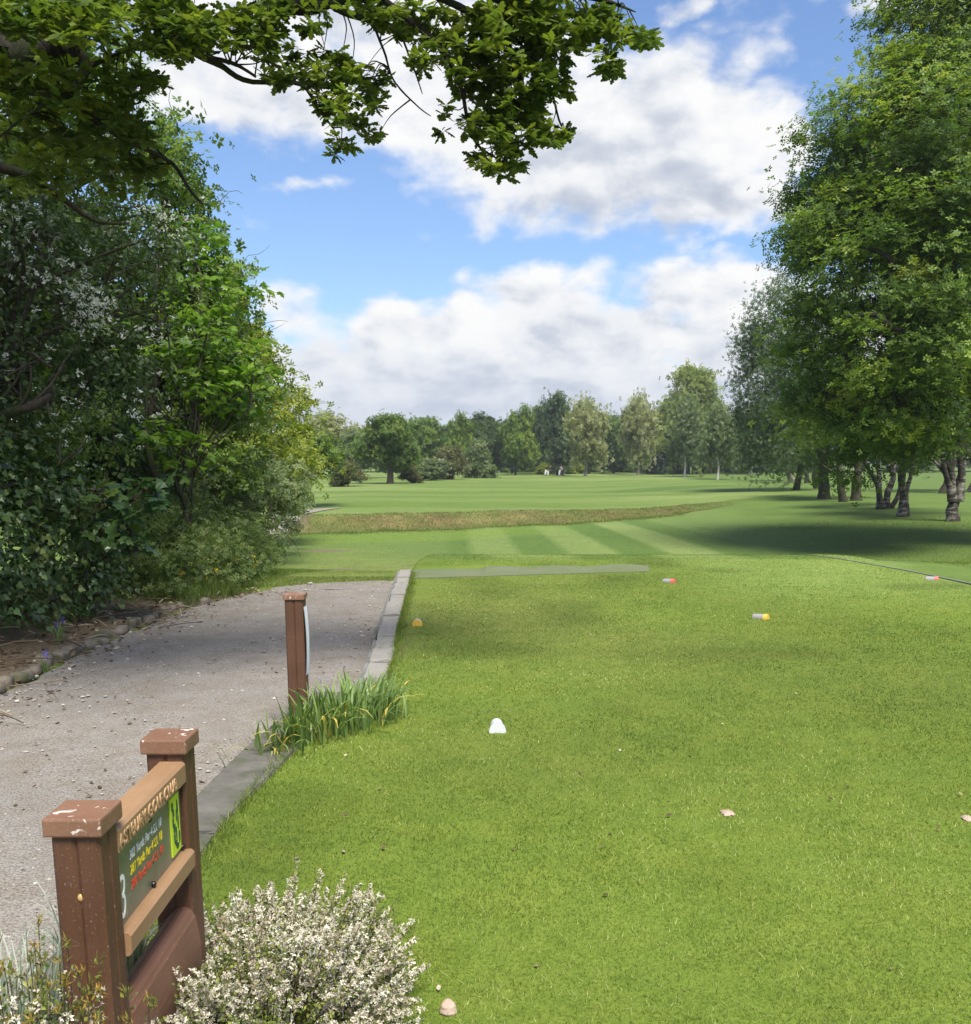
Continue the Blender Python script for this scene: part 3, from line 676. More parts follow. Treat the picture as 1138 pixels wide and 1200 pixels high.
def pebble(name, x, y, s, mat, label, cat='stone', sq=.7, group=None):
    bm = bmesh.new(); bmesh.ops.create_icosphere(bm, subdivisions=3, radius=s); sd = R.random(3)*9
    for v in bm.verts: v.co *= 1+.16*math.sin(v.co.x/s*3+sd[0])*math.sin(v.co.y/s*3+sd[1])+.1*math.sin(v.co.z/s*5+sd[2]); v.co.z *= sq
    me = bpy.data.meshes.new(name); bm.to_mesh(me); bm.free(); me.materials.append(mat)
    o = bpy.data.objects.new(name, me); COL.objects.link(o); o.location = (x, y, g0(x, y)+s*sq*.6); return tag(o, label, cat, group)
pebble('stone', -.11, 2.62, .024, M['pink_stone'], 'small pinkish stone on the lawn right of the white heather', sq=.95)
def divot(x, y, s, label):
    G = Geo(); n = 26; th = np.linspace(0, 2*PI, n, endpoint=False); r = s*(1+.35*R.normal(size=n)*.6)
    V = [np.c_[x, y, .016]]
    for k, (f, z) in enumerate([(.5, .015), (1, .004)]): V.append(np.c_[x+r*f*np.cos(th), y+1.25*r*f*np.sin(th), np.full(n, z)+R.normal(size=n)*.0015])
    V = np.vstack(V); V[:, 2] += gz(V[:, 0], V[:, 1]); j = np.arange(n)
    G.add(V, np.stack([np.zeros(n, int), 1+j, 1+(j+1) % n], -1)); G.F.append(np.stack([1+j, 1+n+j, 1+n+(j+1) % n, 1+(j+1) % n], -1))
    tag(G.obj('sand_patch', M['pink_stone']), label, 'sand patch')
divot(1.12, 4.27, .032, 'pinkish sand-filled divot in the middle of the near lawn')
divot(2.19, 4.2, .026, 'sand-filled divot at the right edge of the near lawn')
pebble('stone', -1.93, 4.3, .045, M['block'], 'pale flat stone lying on the gravel path behind the hole sign', sq=.4)
# ------------------------------------------------------------------ hole sign
def text_mesh(name, body, size, mat, parent, loc, rot, ext=.0006, shear=0., bold=0., sx=1.0, font_space=1.0):
    cu = bpy.data.curves.new(name, 'FONT'); cu.body = body; cu.size = size; cu.extrude = ext; cu.shear = shear; cu.offset = bold; cu.space_character = font_space
    tmp = bpy.data.objects.new(name+'_curve', cu); COL.objects.link(tmp)
    dg = bpy.context.evaluated_depsgraph_get(); dg.update()
    me = bpy.data.meshes.new_from_object(tmp.evaluated_get(dg)); bpy.data.objects.remove(tmp); bpy.data.curves.remove(cu)
    me.materials.clear(); me.materials.append(mat)
    o = bpy.data.objects.new(name, me); COL.objects.link(o); o.parent = parent
    o.location = loc; o.rotation_euler = rot; o.scale = (sx, 1, 1); return o
ROTX = (PI/2, 0, PI/2)      # text facing +x, reading along +y
def post_profile(w, g=.008, c=.008):
    h = w/2; q = []
    def side(a, b): return [a, b]
    pts = [(-h+c, -h), (-g, -h), (0, -h+g*.7), (g, -h), (h-c, -h), (h, -h+c), (h, -g), (h-g*.7, 0), (h, g), (h, h-c), (h-c, h), (g, h), (0, h-g*.7), (-g, h), (-h+c, h), (-h, h-c), (-h, g), (-h+g*.7, 0), (-h, -g), (-h, -h+c)]
    return pts
def post(parent, x, y, w, z0, z1, name='post'):
    G = Geo(); extrude(G, [(x+a, y+b) for a, b in post_profile(w)], z0, z1, 'z')
    return G.obj(name, M['post'], parent, smooth=False)
def hole_sign():
    X = -.893; Y0, Y1 = 2.05, 2.655
    root = empty('hole_sign', (X, (Y0+Y1)/2, 0), 'brown two-post hole sign with carved club name and green panel, in front of the heather', 'sign')
    for yy in (Y0, Y1):
        p = post(root, X, yy, .106, -.1, .80)
        G = Geo(); box(G, (X, yy, .8215), (.128, .128, .042), bev=.005); c = G.obj('cap', M['cap'], p, smooth=False)
        if yy == Y0:
            bm = bmesh.new(); bmesh.ops.create_uvsphere(bm, u_segments=16, v_segments=8, radius=.0095); 
            for v in bm.verts: v.co.y *= .55
            bm.transform(Matrix.Translation((0.002, Y0-.053+.006-(Y0+Y1)/2, .655)))
            me = bpy.data.meshes.new('bolt_cap'); bm.to_mesh(me); bm.free(); me.materials.append(M['brass'])
            b = bpy.data.objects.new('bolt_cap', me); COL.objects.link(b); b.parent = p
    ya, yb = Y0+.05, Y1-.05
    def rail(z0, z1, xb, xf, name='rail', mat='rail'):
        h = .008
        G = Geo(); extrude(G, [(xb, z0+h), (xb+h, z0), (xf-h, z0), (xf, z0+h), (xf, z1-h), (xf-h, z1), (xb+h, z1), (xb, z1-h)], ya, yb)
        return G.obj(name, M[mat], root, smooth=False)
    r1 = rail(.712, .778, -.915, -.838); r2 = rail(.462, .520, -.915, -.826)
    G = Geo(); pz = [(.08, -.925), (.365, -.925)]
    n = 7; th = np.linspace(0, PI, n); prof = [(-.905-.0, .07), (-.835, .07)]
    prof += [(-.835-.0+.012*math.sin(t)-.0, .10+.215*t/PI) for t in np.linspace(0, PI, 9)]
    prof += [(-.838-.03*(1-math.cos(t)), .315+.03*math.sin(t)) for t in np.linspace(.2, PI/2+.6, 6)]+[(-.905, .325)]
    extrude(G, prof, ya, yb); G.obj('plank', M['plank'], root, smooth=False)
    ox, oy = -X, -(Y0+Y1)/2
    def loc(x, y, z): return (x+ox, y+oy, z)
    text_mesh('carved_lettering', 'ASTBURY GOLF CLUB', .046, M['letter'], r1, loc(-.8375, ya+.001, .7285), ROTX, .0026, 0, .0006, .86, 1.1)
    G = Geo(); box(G, (-.862, (ya+yb)/2, .616), (.008, yb-ya+.004, .2), bev=.001); pn = G.obj('panel', M['panel'], root, smooth=False)
    px = -.8572
    text_mesh('hole_number', '3', .155, M['txt_white'], pn, loc(px, 2.128, .537), ROTX, .0006, .12, -.001, .52)
    text_mesh('yardage_lettering', '302 Yards Par 4 S.I. 18', .034, M['txt_white'], pn, loc(px, 2.205, .655), ROTX, .0006, .2, .0002, .68, 1.08)
    text_mesh('yardage_lettering', '287 Yards Par 4 S.I. 18', .034, M['txt_yellow'], pn, loc(px, 2.205, .617), ROTX, .0006, .2, .0002, .68, 1.08)
    text_mesh('yardage_lettering', '280 Yards Par 4 S.I. 18', .034, M['txt_red'], pn, loc(px, 2.205, .579), ROTX, .0006, .2, .0002, .68, 1.08)
    G = Geo(); box(G, (px+.0012, 2.542, .617), (.004, .075, .165), bev=.0005); mp = G.obj('hole_map', M['map_yellow'], pn, smooth=False)
    G = Geo()
    for (c, d, a, b) in [(2.52, .675, .006, .014), (2.527, .655, .007, .012), (2.56, .66, .005, .02), (2.522, .63, .006, .016), (2.53, .61, .008, .012), (2.562, .62, .005, .018), (2.527, .585, .006, .016), (2.537, .565, .008, .01), (2.548, .553, .011, .009), (2.566, .575, .005, .016), (2.543, .59, .004, .02), (2.55, .640, .003, .018)]:
        th = np.linspace(0, 2*PI, 14, endpoint=False); r = 1+.25*R.normal(size=14)*.6
        n = 14; A = np.c_[np.full(n, px+.0045), c+a*r*np.cos(th), d+b*r*np.sin(th)]; B = A.copy(); B[:, 0] = px+.001; j = np.arange(n)
        G.add(np.vstack([A, B]), np.stack([j, n+j, n+(j+1) % n, (j+1) % n], -1)); G.F.append((np.arange(n)+G.n-2*n)[None])
    o = G.obj('fairway_print', M['map_green'], pn, smooth=False)
    for (yy, z) in [(2.345, .706), (2.345, .531), (2.588, .706), (2.588, .533)]:
        bm = bmesh.new(); bmesh.ops.create_uvsphere(bm, u_segments=10, v_segments=6, radius=.0075); bm.transform(Matrix.Translation(loc(px+.003, yy, z)))
        me = bpy.data.meshes.new('screw'); bm.to_mesh(me); bm.free(); me.materials.append(M['screw']); s = bpy.data.objects.new('screw', me); COL.objects.link(s); s.parent = pn
    return root
hole_sign()

def notice_post():
    x, y = -1.18, 5.98; root = empty('notice_post', (x, y, 0), 'slim brown post with a curled white notice, rising from the daffodil leaves', 'post')
    post(root, x, y, .112, -.1, .762, 'shaft')
    G = Geo(); box(G, (x, y, .780), (.13, .13, .034), bev=.004); G.obj('cap', M['cap'], root, smooth=False)
    G = Geo(); n = 14; t = np.linspace(0, 1, n); z = .715-.43*t; xo = x+.058+.010*np.sin(t*PI)**.8+.012*(1-t)*0
    for s, k in ((0, 1), (.0025, -1)):
        V = np.vstack([np.c_[xo+s, np.full(n, y-.045), z], np.c_[xo+s, np.full(n, y+.045), z]]); j = np.arange(n-1)
        F = np.stack([j, j+1, n+j+1, n+j], -1); G.add(V, F[:, ::k])
    pap = G.obj('notice', M['paper'], root)
notice_post()

# ------------------------------------------------------------------ small plants
def straps(G, P, L, w, az, bend, var, seg=5):
    """arching strap leaves: base points, length, width, heading, how far they bend over"""
    n = len(P); t = np.linspace(0, 1, seg+1)[None]
    th = bend[:, None]*t**1.4
    ds = L[:, None]/seg; r = np.cumsum(np.sin(th)*ds, 1)-np.sin(th[:, :1])*ds; z = np.cumsum(np.cos(th)*ds, 1)-np.cos(th[:, :1])*ds
    c = np.cos(az)[:, None]; s = np.sin(az)[:, None]
    ctr = np.stack([P[:, 0:1]+r*c, P[:, 1:2]+r*s, P[:, 2:3]+z], -1)
    wd = w[:, None]*np.array([.8, 1, 1, .9, .65, .08])[None, :seg+1] if seg == 5 else w[:, None]*np.linspace(1, .1, seg+1)[None]
    sd = np.stack([-s*wd, c*wd, np.zeros_like(wd)], -1)
    V = np.stack([ctr-sd, ctr+sd], 2).reshape(n, -1, 3)
    j = np.arange(seg)*2; f = np.stack([j, j+1, j+3, j+2], -1)
    G.add(V, (f[None]+(np.arange(n)*2*(seg+1))[:, None, None]).reshape(-1, 4), np.repeat(var, 2*(seg+1)))
def daffodils():
    G = Geo(); n = 560; t = R.random(n)
    cx = np.interp(t, [0, .35, .7, 1], [-1.2, -1.02, -.82, -.62]); cy = np.interp(t, [0, .35, .7, 1], [5.32, 5.55, 5.85, 6.02])
    x = cx+R.normal(size=n)*.085; y = cy+R.normal(size=n)*.12
    P = np.c_[x, y, gz(x, y)]
    az = np.arctan2(y-5.7+R.normal(size=n)*.25, x+.95+R.normal(size=n)*.25)+R.normal(size=n)*.5
    bend = np.clip(np.abs(R.normal(size=n))*.9+.3, 0, 2.3); var = np.clip(.36+.2*R.normal(size=n), 0, .78)
    yel = R.random(n) < .09; var[yel] = R.uniform(.86, 1, yel.sum()); bend[yel] = R.uniform(1.2, 2.4, yel.sum())
    straps(G, P, R.uniform(.17, .35, n), R.uniform(.005, .0095, n), az, bend, var)
    tag(G.obj('daffodil_clump', M['daff_leaf']), 'clump of fading daffodil leaves with yellow tips, at the foot of the notice post', 'plant')
daffodils()

def heather(name, cx, cy, rx, ry, h, n, label, tips=False, tall=None, fl=1.0):
    root = empty(name, (cx, cy, g0(cx, cy)), label, 'shrub'); Gs, Gl, Gf = Geo(), Geo(), Geo(); Gt = Geo()
    a = R.random(n)*2*PI; r = np.sqrt(R.random(n)); bx = cx+rx*.75*r*np.cos(a); by = cy+ry*.75*r*np.sin(a)
    lean = r*.62+.1*R.normal(size=n); top = h*(1-.42*r**2)*R.uniform(.78, 1.18, n)*(.5+1.0*vnoise(bx, by, .15, 21))*np.where(R.random(n) < .05, 1.3, 1)
    tx = bx+rx*.36*r*np.cos(a)+R.normal(size=n)*.025; ty = by+ry*.36*r*np.sin(a)+R.normal(size=n)*.025
    b0 = np.c_[bx*.8+cx*.2, by*.8+cy*.2, gz(bx, by)]; t0 = np.c_[tx, ty, gz(tx, ty)+top]
    if tall is not None:
        bx = np.concatenate([bx, [q[0] for q in tall]]); by = np.concatenate([by, [q[1] for q in tall]])
        for (px, py, pz) in tall:
            b0 = np.vstack([b0, [px+R.normal()*.03, py+R.normal()*.03, 0]]); t0 = np.vstack([t0, [px, py, pz]])
    n0_ = len(bx); n = len(b0); k = 34; tt = R.random((n, k))**.6
    d = t0-b0; Q = b0[:, None]+d[:, None]*tt[..., None]+R.normal(size=(n, k, 3))*.006
    Dn = nrm(d)
    for i in range(n):
        if i % 2 == 0 or i >= n-20: tube(Gs, [b0[i], (b0[i]+t0[i])/2+R.normal(size=3)*.006, t0[i]], [.0028, .002, .001], 4, cap=False)
    sel = tt > .25; Pq = Q[sel]; m = len(Pq); dd = np.repeat(Dn[:, None], k, 1)[sel]
    leaves(Gl, Pq, rdir(m), R.uniform(.008, .016, m), T_QUAD, R.random(m), nrm(dd*.7+rdir(m)))
    kf = int(46*fl); tf = 1-R.random((n, kf))**1.4*.55-(.1 if tips else .0); Qf = b0[:, None]+d[:, None]*tf[..., None]; ph = R.random((n, kf))*2*PI
    mask = (R.random((n, 1)) < (np.where(vnoise(bx, by, .13, 77) < .46, .25, .9)[:, None] if not tips else .75)) & (tf > .3)
    off = np.stack([np.cos(ph), np.sin(ph), R.normal(size=ph.shape)*.4], -1)*R.uniform(.003, .0085, (n, kf, 1)); Qf = (Qf+off)[mask]; m = len(Qf)
    tone = np.repeat(np.clip(.55+.3*R.normal(size=(n, 1)), 0, 1), kf, 1)[mask]
    leaves(Gf, Qf, rdir(m), R.uniform(.0075, .0125, m), T_FEW, np.clip(tone+.15*R.normal(size=m), 0, 1))
    if tips:
        q = R.random(n) < .8; q[-20:] = True; T0 = np.repeat(t0[q], 14, 0); m = len(T0); up = np.repeat(Dn[q], 14, 0)
        leaves(Gt, T0+R.normal(size=(m, 3))*.004-up*R.random((m, 1))*.015, rdir(m), R.uniform(.012, .024, m), T_OVAL_THIN, np.clip(np.repeat(R.random(q.sum()), 14)+.15*R.normal(size=m), 0, 1), nrm(up+rdir(m)*.55))
    Gs.obj('stems', M['twig'], root); Gl.obj('foliage', M['heather_leaf'], root, False); Gf.obj('flowers', M['heather_flower'], root, False)
    if tips: Gt.obj('young_tips', M['heath_tip'], root, False)
T_OVAL_THIN = (np.array([[0, 0, 0], [.09, .4, .02], [0, 1, .0], [-.09, .4, .02]]), np.array([[0, 1, 2, 3]]))
heather('heather', -.63, 2.56, .41, .58, .205, 1050, 'big mound of white flowering heather right of the hole sign', fl=1.15)
tl = [(-.89, 1.80, .70), (-.845, 1.78, .63), (-.815, 1.79, .6), (-.925, 1.8, .585), (-.87, 1.75, .61), (-.78, 1.80, .55), (-.74, 1.84, .53), (-.83, 1.72, .56), (-.80, 1.86, .58), (-.9, 1.74, .54), (-.76, 1.75, .52), (-.85, 1.83, .64), (-.70, 1.85, .5), (-.68, 1.82, .52), (-.95, 1.75, .52), (-1.0, 1.78, .5), (-.72, 1.78, .5), (-.81, 1.83, .55), (-.88, 1.85, .56), (-.93, 1.7, .5)]
heather('heather', -.86, 1.68, .28, .17, .47, 240, 'sparser heather with orange-yellow young tips in front of the near sign post', tips=True, tall=tl, fl=.85)
def sprig():
    root = empty('heather', (-1.12, 1.85, 0), 'bare brown heather sprigs at the lower left edge, beside the silver plant', 'shrub'); G, Gl = Geo(), Geo()
    for k in range(26):
        b = np.array([-1.12+R.normal()*.04, 1.75+R.normal()*.05, 0]); t = np.array([-1.1+R.normal()*.09, 1.9+R.normal()*.1, R.uniform(.42, .62)])
        P = limb(G, b, t, .003, .001, 6, .05, n=4)
        for q in range(7):
            f = R.uniform(.5, 1); p = b+(t-b)*f; e = p+rdir(1)[0]*.05+np.array([0, 0, .03]); tube(G, [p, e], [.0012, .0006], 4); m = 6
            leaves(Gl, p+(e-p)*R.random((m, 1)), rdir(m), .011, T_QUAD, R.random(m))
    G.obj('stems', M['twig'], root); Gl.obj('foliage', M['brown_leaf'], root)
sprig()
def silver(cx, cy, r, h, n, label):
    G = Geo(); a = R.random(n)*2*PI; q = np.sqrt(R.random(n))*r; x = cx+q*np.cos(a); y = cy+q*np.sin(a)
    straps(G, np.c_[x, y, gz(x, y)+.02+R.random(n)*h*.4], R.uniform(.6, 1.1, n)*h*.75, R.uniform(.0022, .004, n), a+R.normal(size=n)*.6, np.clip(np.abs(R.normal(size=n))*.6+.1, 0, 1.8), R.random(n))
    tag(G.obj('silver_plant', M['silver_leaf']), label, 'plant')
silver(-1.16, 2.12, .13, .42, 520, 'silver-green spiky lavender clump at the lower left, left of the near sign post')
silver(-1.07, 2.52, .10, .40, 360, 'silver lavender clump seen beneath the lower rail of the hole sign')

# small flowers in the bed
def flowers():
    for (u, v, lb) in [(140, 745, 'bluebell flower in the leaf litter, the higher of the two below the ivy'), (178, 752, 'bluebell flower nearest the edging stones below the ivy'), (100, 772, 'pale bluebell flower low in the bed at the left edge')]:
        p = gp(u*.52, v, .02) if u != 178 else gp(66, 751, .02)
        x, y = float(p[0]), float(p[1]); z = g0(x, y); root = empty('bluebell', (x, y, z), lb, 'flower'); G = Geo(); n = 9
        straps(G, np.c_[x+R.normal(size=n)*.01, y+R.normal(size=n)*.01, np.full(n, z)], R.uniform(.12, .22, n), np.full(n, .004), R.random(n)*6, R.uniform(.3, 1.6, n), R.uniform(.2, .6, n)); 
        tube(G, [(x, y, z), (x+.01, y, z+.12), (x+.03, y-.01, z+.2)], .002, 4, .4); G.obj('leaves', M['daff_leaf'], root)
        F = Geo(); m = 34; P = np.c_[x+.02+R.normal(size=m)*.011, y-.01+R.normal(size=m)*.011, z+.18+R.normal(size=m)*.02]; leaves(F, P, rdir(m), .014, T_OVAL, R.random(m)); F.obj('petals', M['bluebell'], root)
    G = Geo(); m = 26; y = 12.2+R.random(m)*2.6; x = -3.35-R.random(m)*.5; z = gz(x, y)+.18+R.random(m)*.22
    P = np.repeat(np.c_[x, y, z], 8, 0)+R.normal(size=(m*8, 3))*.01; leaves(G, P, rdir(m*8)+np.array([0, -.4, .6]), .028, T_OVAL, R.random(m*8))
    tag(G.obj('dandelions', M['dandelion']), 'yellow dandelion flowers dotted along the bramble edge', kind='stuff')
flowers()
# ------------------------------------------------------------------ trees near by
def px_blobs(lst):
    """(u, v, radius in px, distance[, squash]) -> spheres standing in the scene"""
    out = []
    for b in lst:
        p = at(b[0], b[1], b[3]); r = b[2]*b[3]/CF
        out.append((p[0], p[1], p[2], r)+((b[4],) if len(b) > 4 else ()))
    return out
def tree(name, label, base, trunk_top, r0, blobs, leaf, size, per, k, rc, mat, bark, T=T_QUAD, cat='tree', group=None, nlimb=22, stems=None, up=.5, flat=.6, spread=.7, droop=0., fill=.25, zmin=None, blossom=None, twigs=0, lean=.04, tone=.25, small=None):
    base = np.array(base, float); base[2] = g0(base[0], base[1]) if base[2] is None or np.isnan(base[2]) else base[2]
    root = empty(name, base, label, cat, group)
    C, D = shell(blobs, per, fill)
    Gt = Geo(); tt = np.array(trunk_top, float)
    paths = []
    for (b0, t0, rr) in (stems or [(base, tt, r0)]):
        b0 = np.array(b0, float); t0 = np.array(t0, float); L = np.linalg.norm(t0-b0); Gs = Geo()
        P = b0+(t0-b0)*np.linspace(0, 1, 6)[:, None]; P[1:-1] += R.normal(size=(4, 3))*lean*L*np.array([1, 1, .2])
        S = spline(P, 18); rad = rr*np.linspace(1, .32, 18); rad[0] *= 1.32; rad[1] *= 1.1; S[0, 2] -= .15
        tube(Gs, S, rad, 12, rough=.05); Gs.obj('trunk', bark, root); paths.append((S, rad))
    pick = R.choice(len(C), min(nlimb, len(C)), replace=False)
    for i in pick:
        S, rad = paths[R.integers(len(paths))]
        f = np.clip(.35+.6*R.random(), 0, 1); j = int(f*17); a = S[j]
        if a[2] > C[i][2]+.4: j = max(int(.3*17), j-5); a = S[j]
        limb(Gt, a, C[i], rad[j]*.45, .012*max(1, size*8), 8, .07, .05)
    for q in range(twigs):
        i = R.integers(len(C)); e = C[i]+D[i]*R.uniform(.4, 1.1)*rc*4+R.normal(size=3)*.2*rc; limb(Gt, C[i], e, .008*max(1, size*6), .003, 6, .06, n=5)
    if len(Gt.V): Gt.obj('limbs', bark, root)
    Gl = Geo(); foliage(Gl, C, D, k, rc, size, T, up, flat, spread, droop, zmin, tone); Gl.obj('crown', mat, root, False)
    if blossom:
        Gb = Geo(); n, sz, fn = blossom; w = np.array([fn(c) for c in C]); w = w/w.sum(); idx = R.choice(len(C), n, p=w)
        c0 = C[idx]+D[idx]*rc*R.uniform(.5, 1.6, (n, 1))+R.normal(size=(n, 3))*rc*.8; m = 7
        P = np.repeat(c0, m, 0)+R.normal(size=(n*m, 3))*sz*.9*np.array([1, 1, .6]); leaves(Gb, P, rdir(n*m)+np.array([.3, -.4, .9]), R.uniform(.7, 1.3, n*m)*sz, T_FEW, R.random(n*m)); Gb.obj('blossom', M['blossom'], root, False)
    return root
NAN = float('nan')
M['hawthorn_leaf'] = leafmat('hawthorn_leaf', [(0, (.02, .04, .012)), (.5, (.035, .066, .018)), (1, (.065, .105, .026))], .25)
# --- right: big oak whose low crown fills the right edge
def right_side():
    Y = 28
    bl = px_blobs([(1125, 40, 80, 29), (1065, 135, 68, 28), (1005, 185, 62, 29), (1110, 190, 95, 27), (965, 215, 40, 30), (985, 290, 66, 28), (1075, 310, 100, 26.5), (955, 255, 38, 30), (985, 395, 62, 28), (1085, 420, 95, 26), (965, 465, 42, 29), (1010, 495, 45, 27.5), (1090, 500, 42, 27), (1190, 120, 110, 30), (1200, 320, 120, 29), (1200, 470, 60, 28), (1140, 250, 90, 31), (1060, 470, 60, 29.5), (1040, 230, 80, 32), (1165, -60, 90, 30), (985, 545, 18, 28.5)])
    b = (18.2, 30.5, NAN)
    o = tree('oak_tree', 'huge bright green oak filling the right edge, its low crown before the shaded trunks', b, (17.2, 30, 11), .42, bl, 'oak', .125, 13, 120, .40, M['oak_tree'], M['oak_bark'], nlimb=46, up=1.0, flat=.5, spread=.55, fill=.3, T=T_SPRAY, tone=.3)
    G = Geo(); P = [(18, 30.4, 2.4), at(1138, 488, 27.5), at(1095, 475, 26.8), at(1060, 445, 26)]; tube(G, spline(P, 16), np.linspace(.22, .05, 16), 9, rough=.05)
    P = [(17.6, 30, 6.4), at(1040, 420, 27), at(980, 410, 27)]; tube(G, spline(P, 14), np.linspace(.16, .03, 14), 8, rough=.05)
    for P in ([(17.8, 30, 5), at(1075, 330, 26), at(1040, 300, 25.4), at(1010, 290, 25.6)], [(17.4, 30, 8.5), at(1060, 215, 26.5), at(1020, 180, 26.6)], [(17.8, 30, 4), at(1070, 395, 25.5), at(1030, 370, 25), at(990, 372, 25.6)], [(17.5, 30, 9.5), at(1100, 130, 27), at(1085, 90, 27)]): tube(G, spline(P, 14), np.linspace(.13, .03, 14), 8, rough=.06)
    G.obj('low_bough', M['oak_bark'], o)
    # weeping birch behind its left flank
    bl = px_blobs([(915, 375, 38, 74), (890, 425, 30, 74), (912, 450, 45, 73), (878, 415, 18, 75), (895, 500, 34, 74), (920, 515, 40, 73), (888, 530, 20, 74), (950, 420, 50, 76), (868, 432, 9, 75), (945, 495, 42, 74), (880, 395, 16, 74)])
    p = at(933, 570, 74); p = (float(p[0]), 74., NAN)
    tree('birch_tree', 'grey-green weeping birch hanging behind the left flank of the big oak', p, at(915, 370, 74), .22, bl, '', .17, 7, 60, .5, M['birch_leaf'], M['bark'], nlimb=26, up=.2, flat=1.2, droop=1.3, T=T_SPRAY)
    # the trunks in the shade
    def trk(lb, u, v, z, r, stems, blobs, mat, bark, name='tree', per=7, size=.16):
        b = gp(u, v, z); Y = float(b[1]); base = np.array([b[0], Y, g0(b[0], Y)])
        st = [(base+np.array(o), at(uu, vv, Y+dy), rr*.74) for (o, uu, vv, dy, rr) in stems]
        bb = px_blobs([(uu, vv, rp, Y+dy) for (uu, vv, rp, dy) in blobs])
        tree(name, lb, base, st[0][1], r, bb, '', size, per, 50, .42, mat, bark, nlimb=10, stems=st, up=.4, flat=.7, T=T_SPRAY, group='trees with trunks in the shade on the right', lean=.035)
    z0 = (0, 0, 0)
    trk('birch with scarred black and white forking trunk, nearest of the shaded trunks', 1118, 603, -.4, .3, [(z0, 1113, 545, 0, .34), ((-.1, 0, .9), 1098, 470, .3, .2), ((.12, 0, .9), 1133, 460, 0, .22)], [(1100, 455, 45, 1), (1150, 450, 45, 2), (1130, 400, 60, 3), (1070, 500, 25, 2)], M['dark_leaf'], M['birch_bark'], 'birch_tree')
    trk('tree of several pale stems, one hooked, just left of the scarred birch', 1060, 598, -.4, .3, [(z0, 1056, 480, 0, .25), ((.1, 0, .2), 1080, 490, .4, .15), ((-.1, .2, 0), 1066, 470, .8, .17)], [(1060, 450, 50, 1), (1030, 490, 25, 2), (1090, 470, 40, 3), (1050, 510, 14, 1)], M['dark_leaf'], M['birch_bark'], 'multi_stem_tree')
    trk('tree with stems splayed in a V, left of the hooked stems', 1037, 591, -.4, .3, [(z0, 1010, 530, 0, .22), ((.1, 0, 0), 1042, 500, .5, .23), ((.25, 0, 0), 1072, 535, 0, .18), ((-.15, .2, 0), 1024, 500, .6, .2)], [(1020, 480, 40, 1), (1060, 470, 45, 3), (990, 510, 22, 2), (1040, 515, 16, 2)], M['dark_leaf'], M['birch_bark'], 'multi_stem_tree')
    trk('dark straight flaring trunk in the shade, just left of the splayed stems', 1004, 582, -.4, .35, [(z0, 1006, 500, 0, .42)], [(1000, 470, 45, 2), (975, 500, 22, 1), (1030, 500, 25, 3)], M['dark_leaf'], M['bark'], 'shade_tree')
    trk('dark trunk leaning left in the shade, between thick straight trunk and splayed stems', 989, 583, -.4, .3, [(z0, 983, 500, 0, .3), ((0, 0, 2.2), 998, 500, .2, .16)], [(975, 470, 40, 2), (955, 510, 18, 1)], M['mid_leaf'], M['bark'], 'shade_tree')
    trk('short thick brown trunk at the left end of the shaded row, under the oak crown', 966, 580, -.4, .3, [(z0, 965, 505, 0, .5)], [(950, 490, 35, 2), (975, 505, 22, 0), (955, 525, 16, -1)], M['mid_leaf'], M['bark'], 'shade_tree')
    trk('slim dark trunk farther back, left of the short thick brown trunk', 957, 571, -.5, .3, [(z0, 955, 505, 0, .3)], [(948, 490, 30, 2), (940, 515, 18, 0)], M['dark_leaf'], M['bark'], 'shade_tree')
    trk('paired dark trunks far back beneath the weeping birch', 946, 566, -.6, .3, [(z0, 944, 500, 0, .34), ((.9, .4, 0), 950, 500, .5, .3)], [(940, 495, 30, 3), (920, 512, 20, 1)], M['birch_leaf'], M['bark'], 'shade_tree')
    trk('pale grey trunk farthest left under the weeping birch', 928, 563, -.6, .3, [(z0, 927, 500, 0, .5)], [(915, 490, 25, 4), (935, 500, 24, 2)], M['birch_leaf'], M['pale_bark'], 'shade_tree')
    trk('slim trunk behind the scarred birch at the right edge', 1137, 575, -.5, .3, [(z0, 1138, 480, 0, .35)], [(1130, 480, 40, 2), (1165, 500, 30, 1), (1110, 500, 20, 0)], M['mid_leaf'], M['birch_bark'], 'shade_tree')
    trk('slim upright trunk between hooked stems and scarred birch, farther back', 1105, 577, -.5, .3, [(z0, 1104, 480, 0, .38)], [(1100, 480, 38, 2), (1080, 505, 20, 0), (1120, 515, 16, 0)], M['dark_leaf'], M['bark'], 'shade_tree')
right_side()

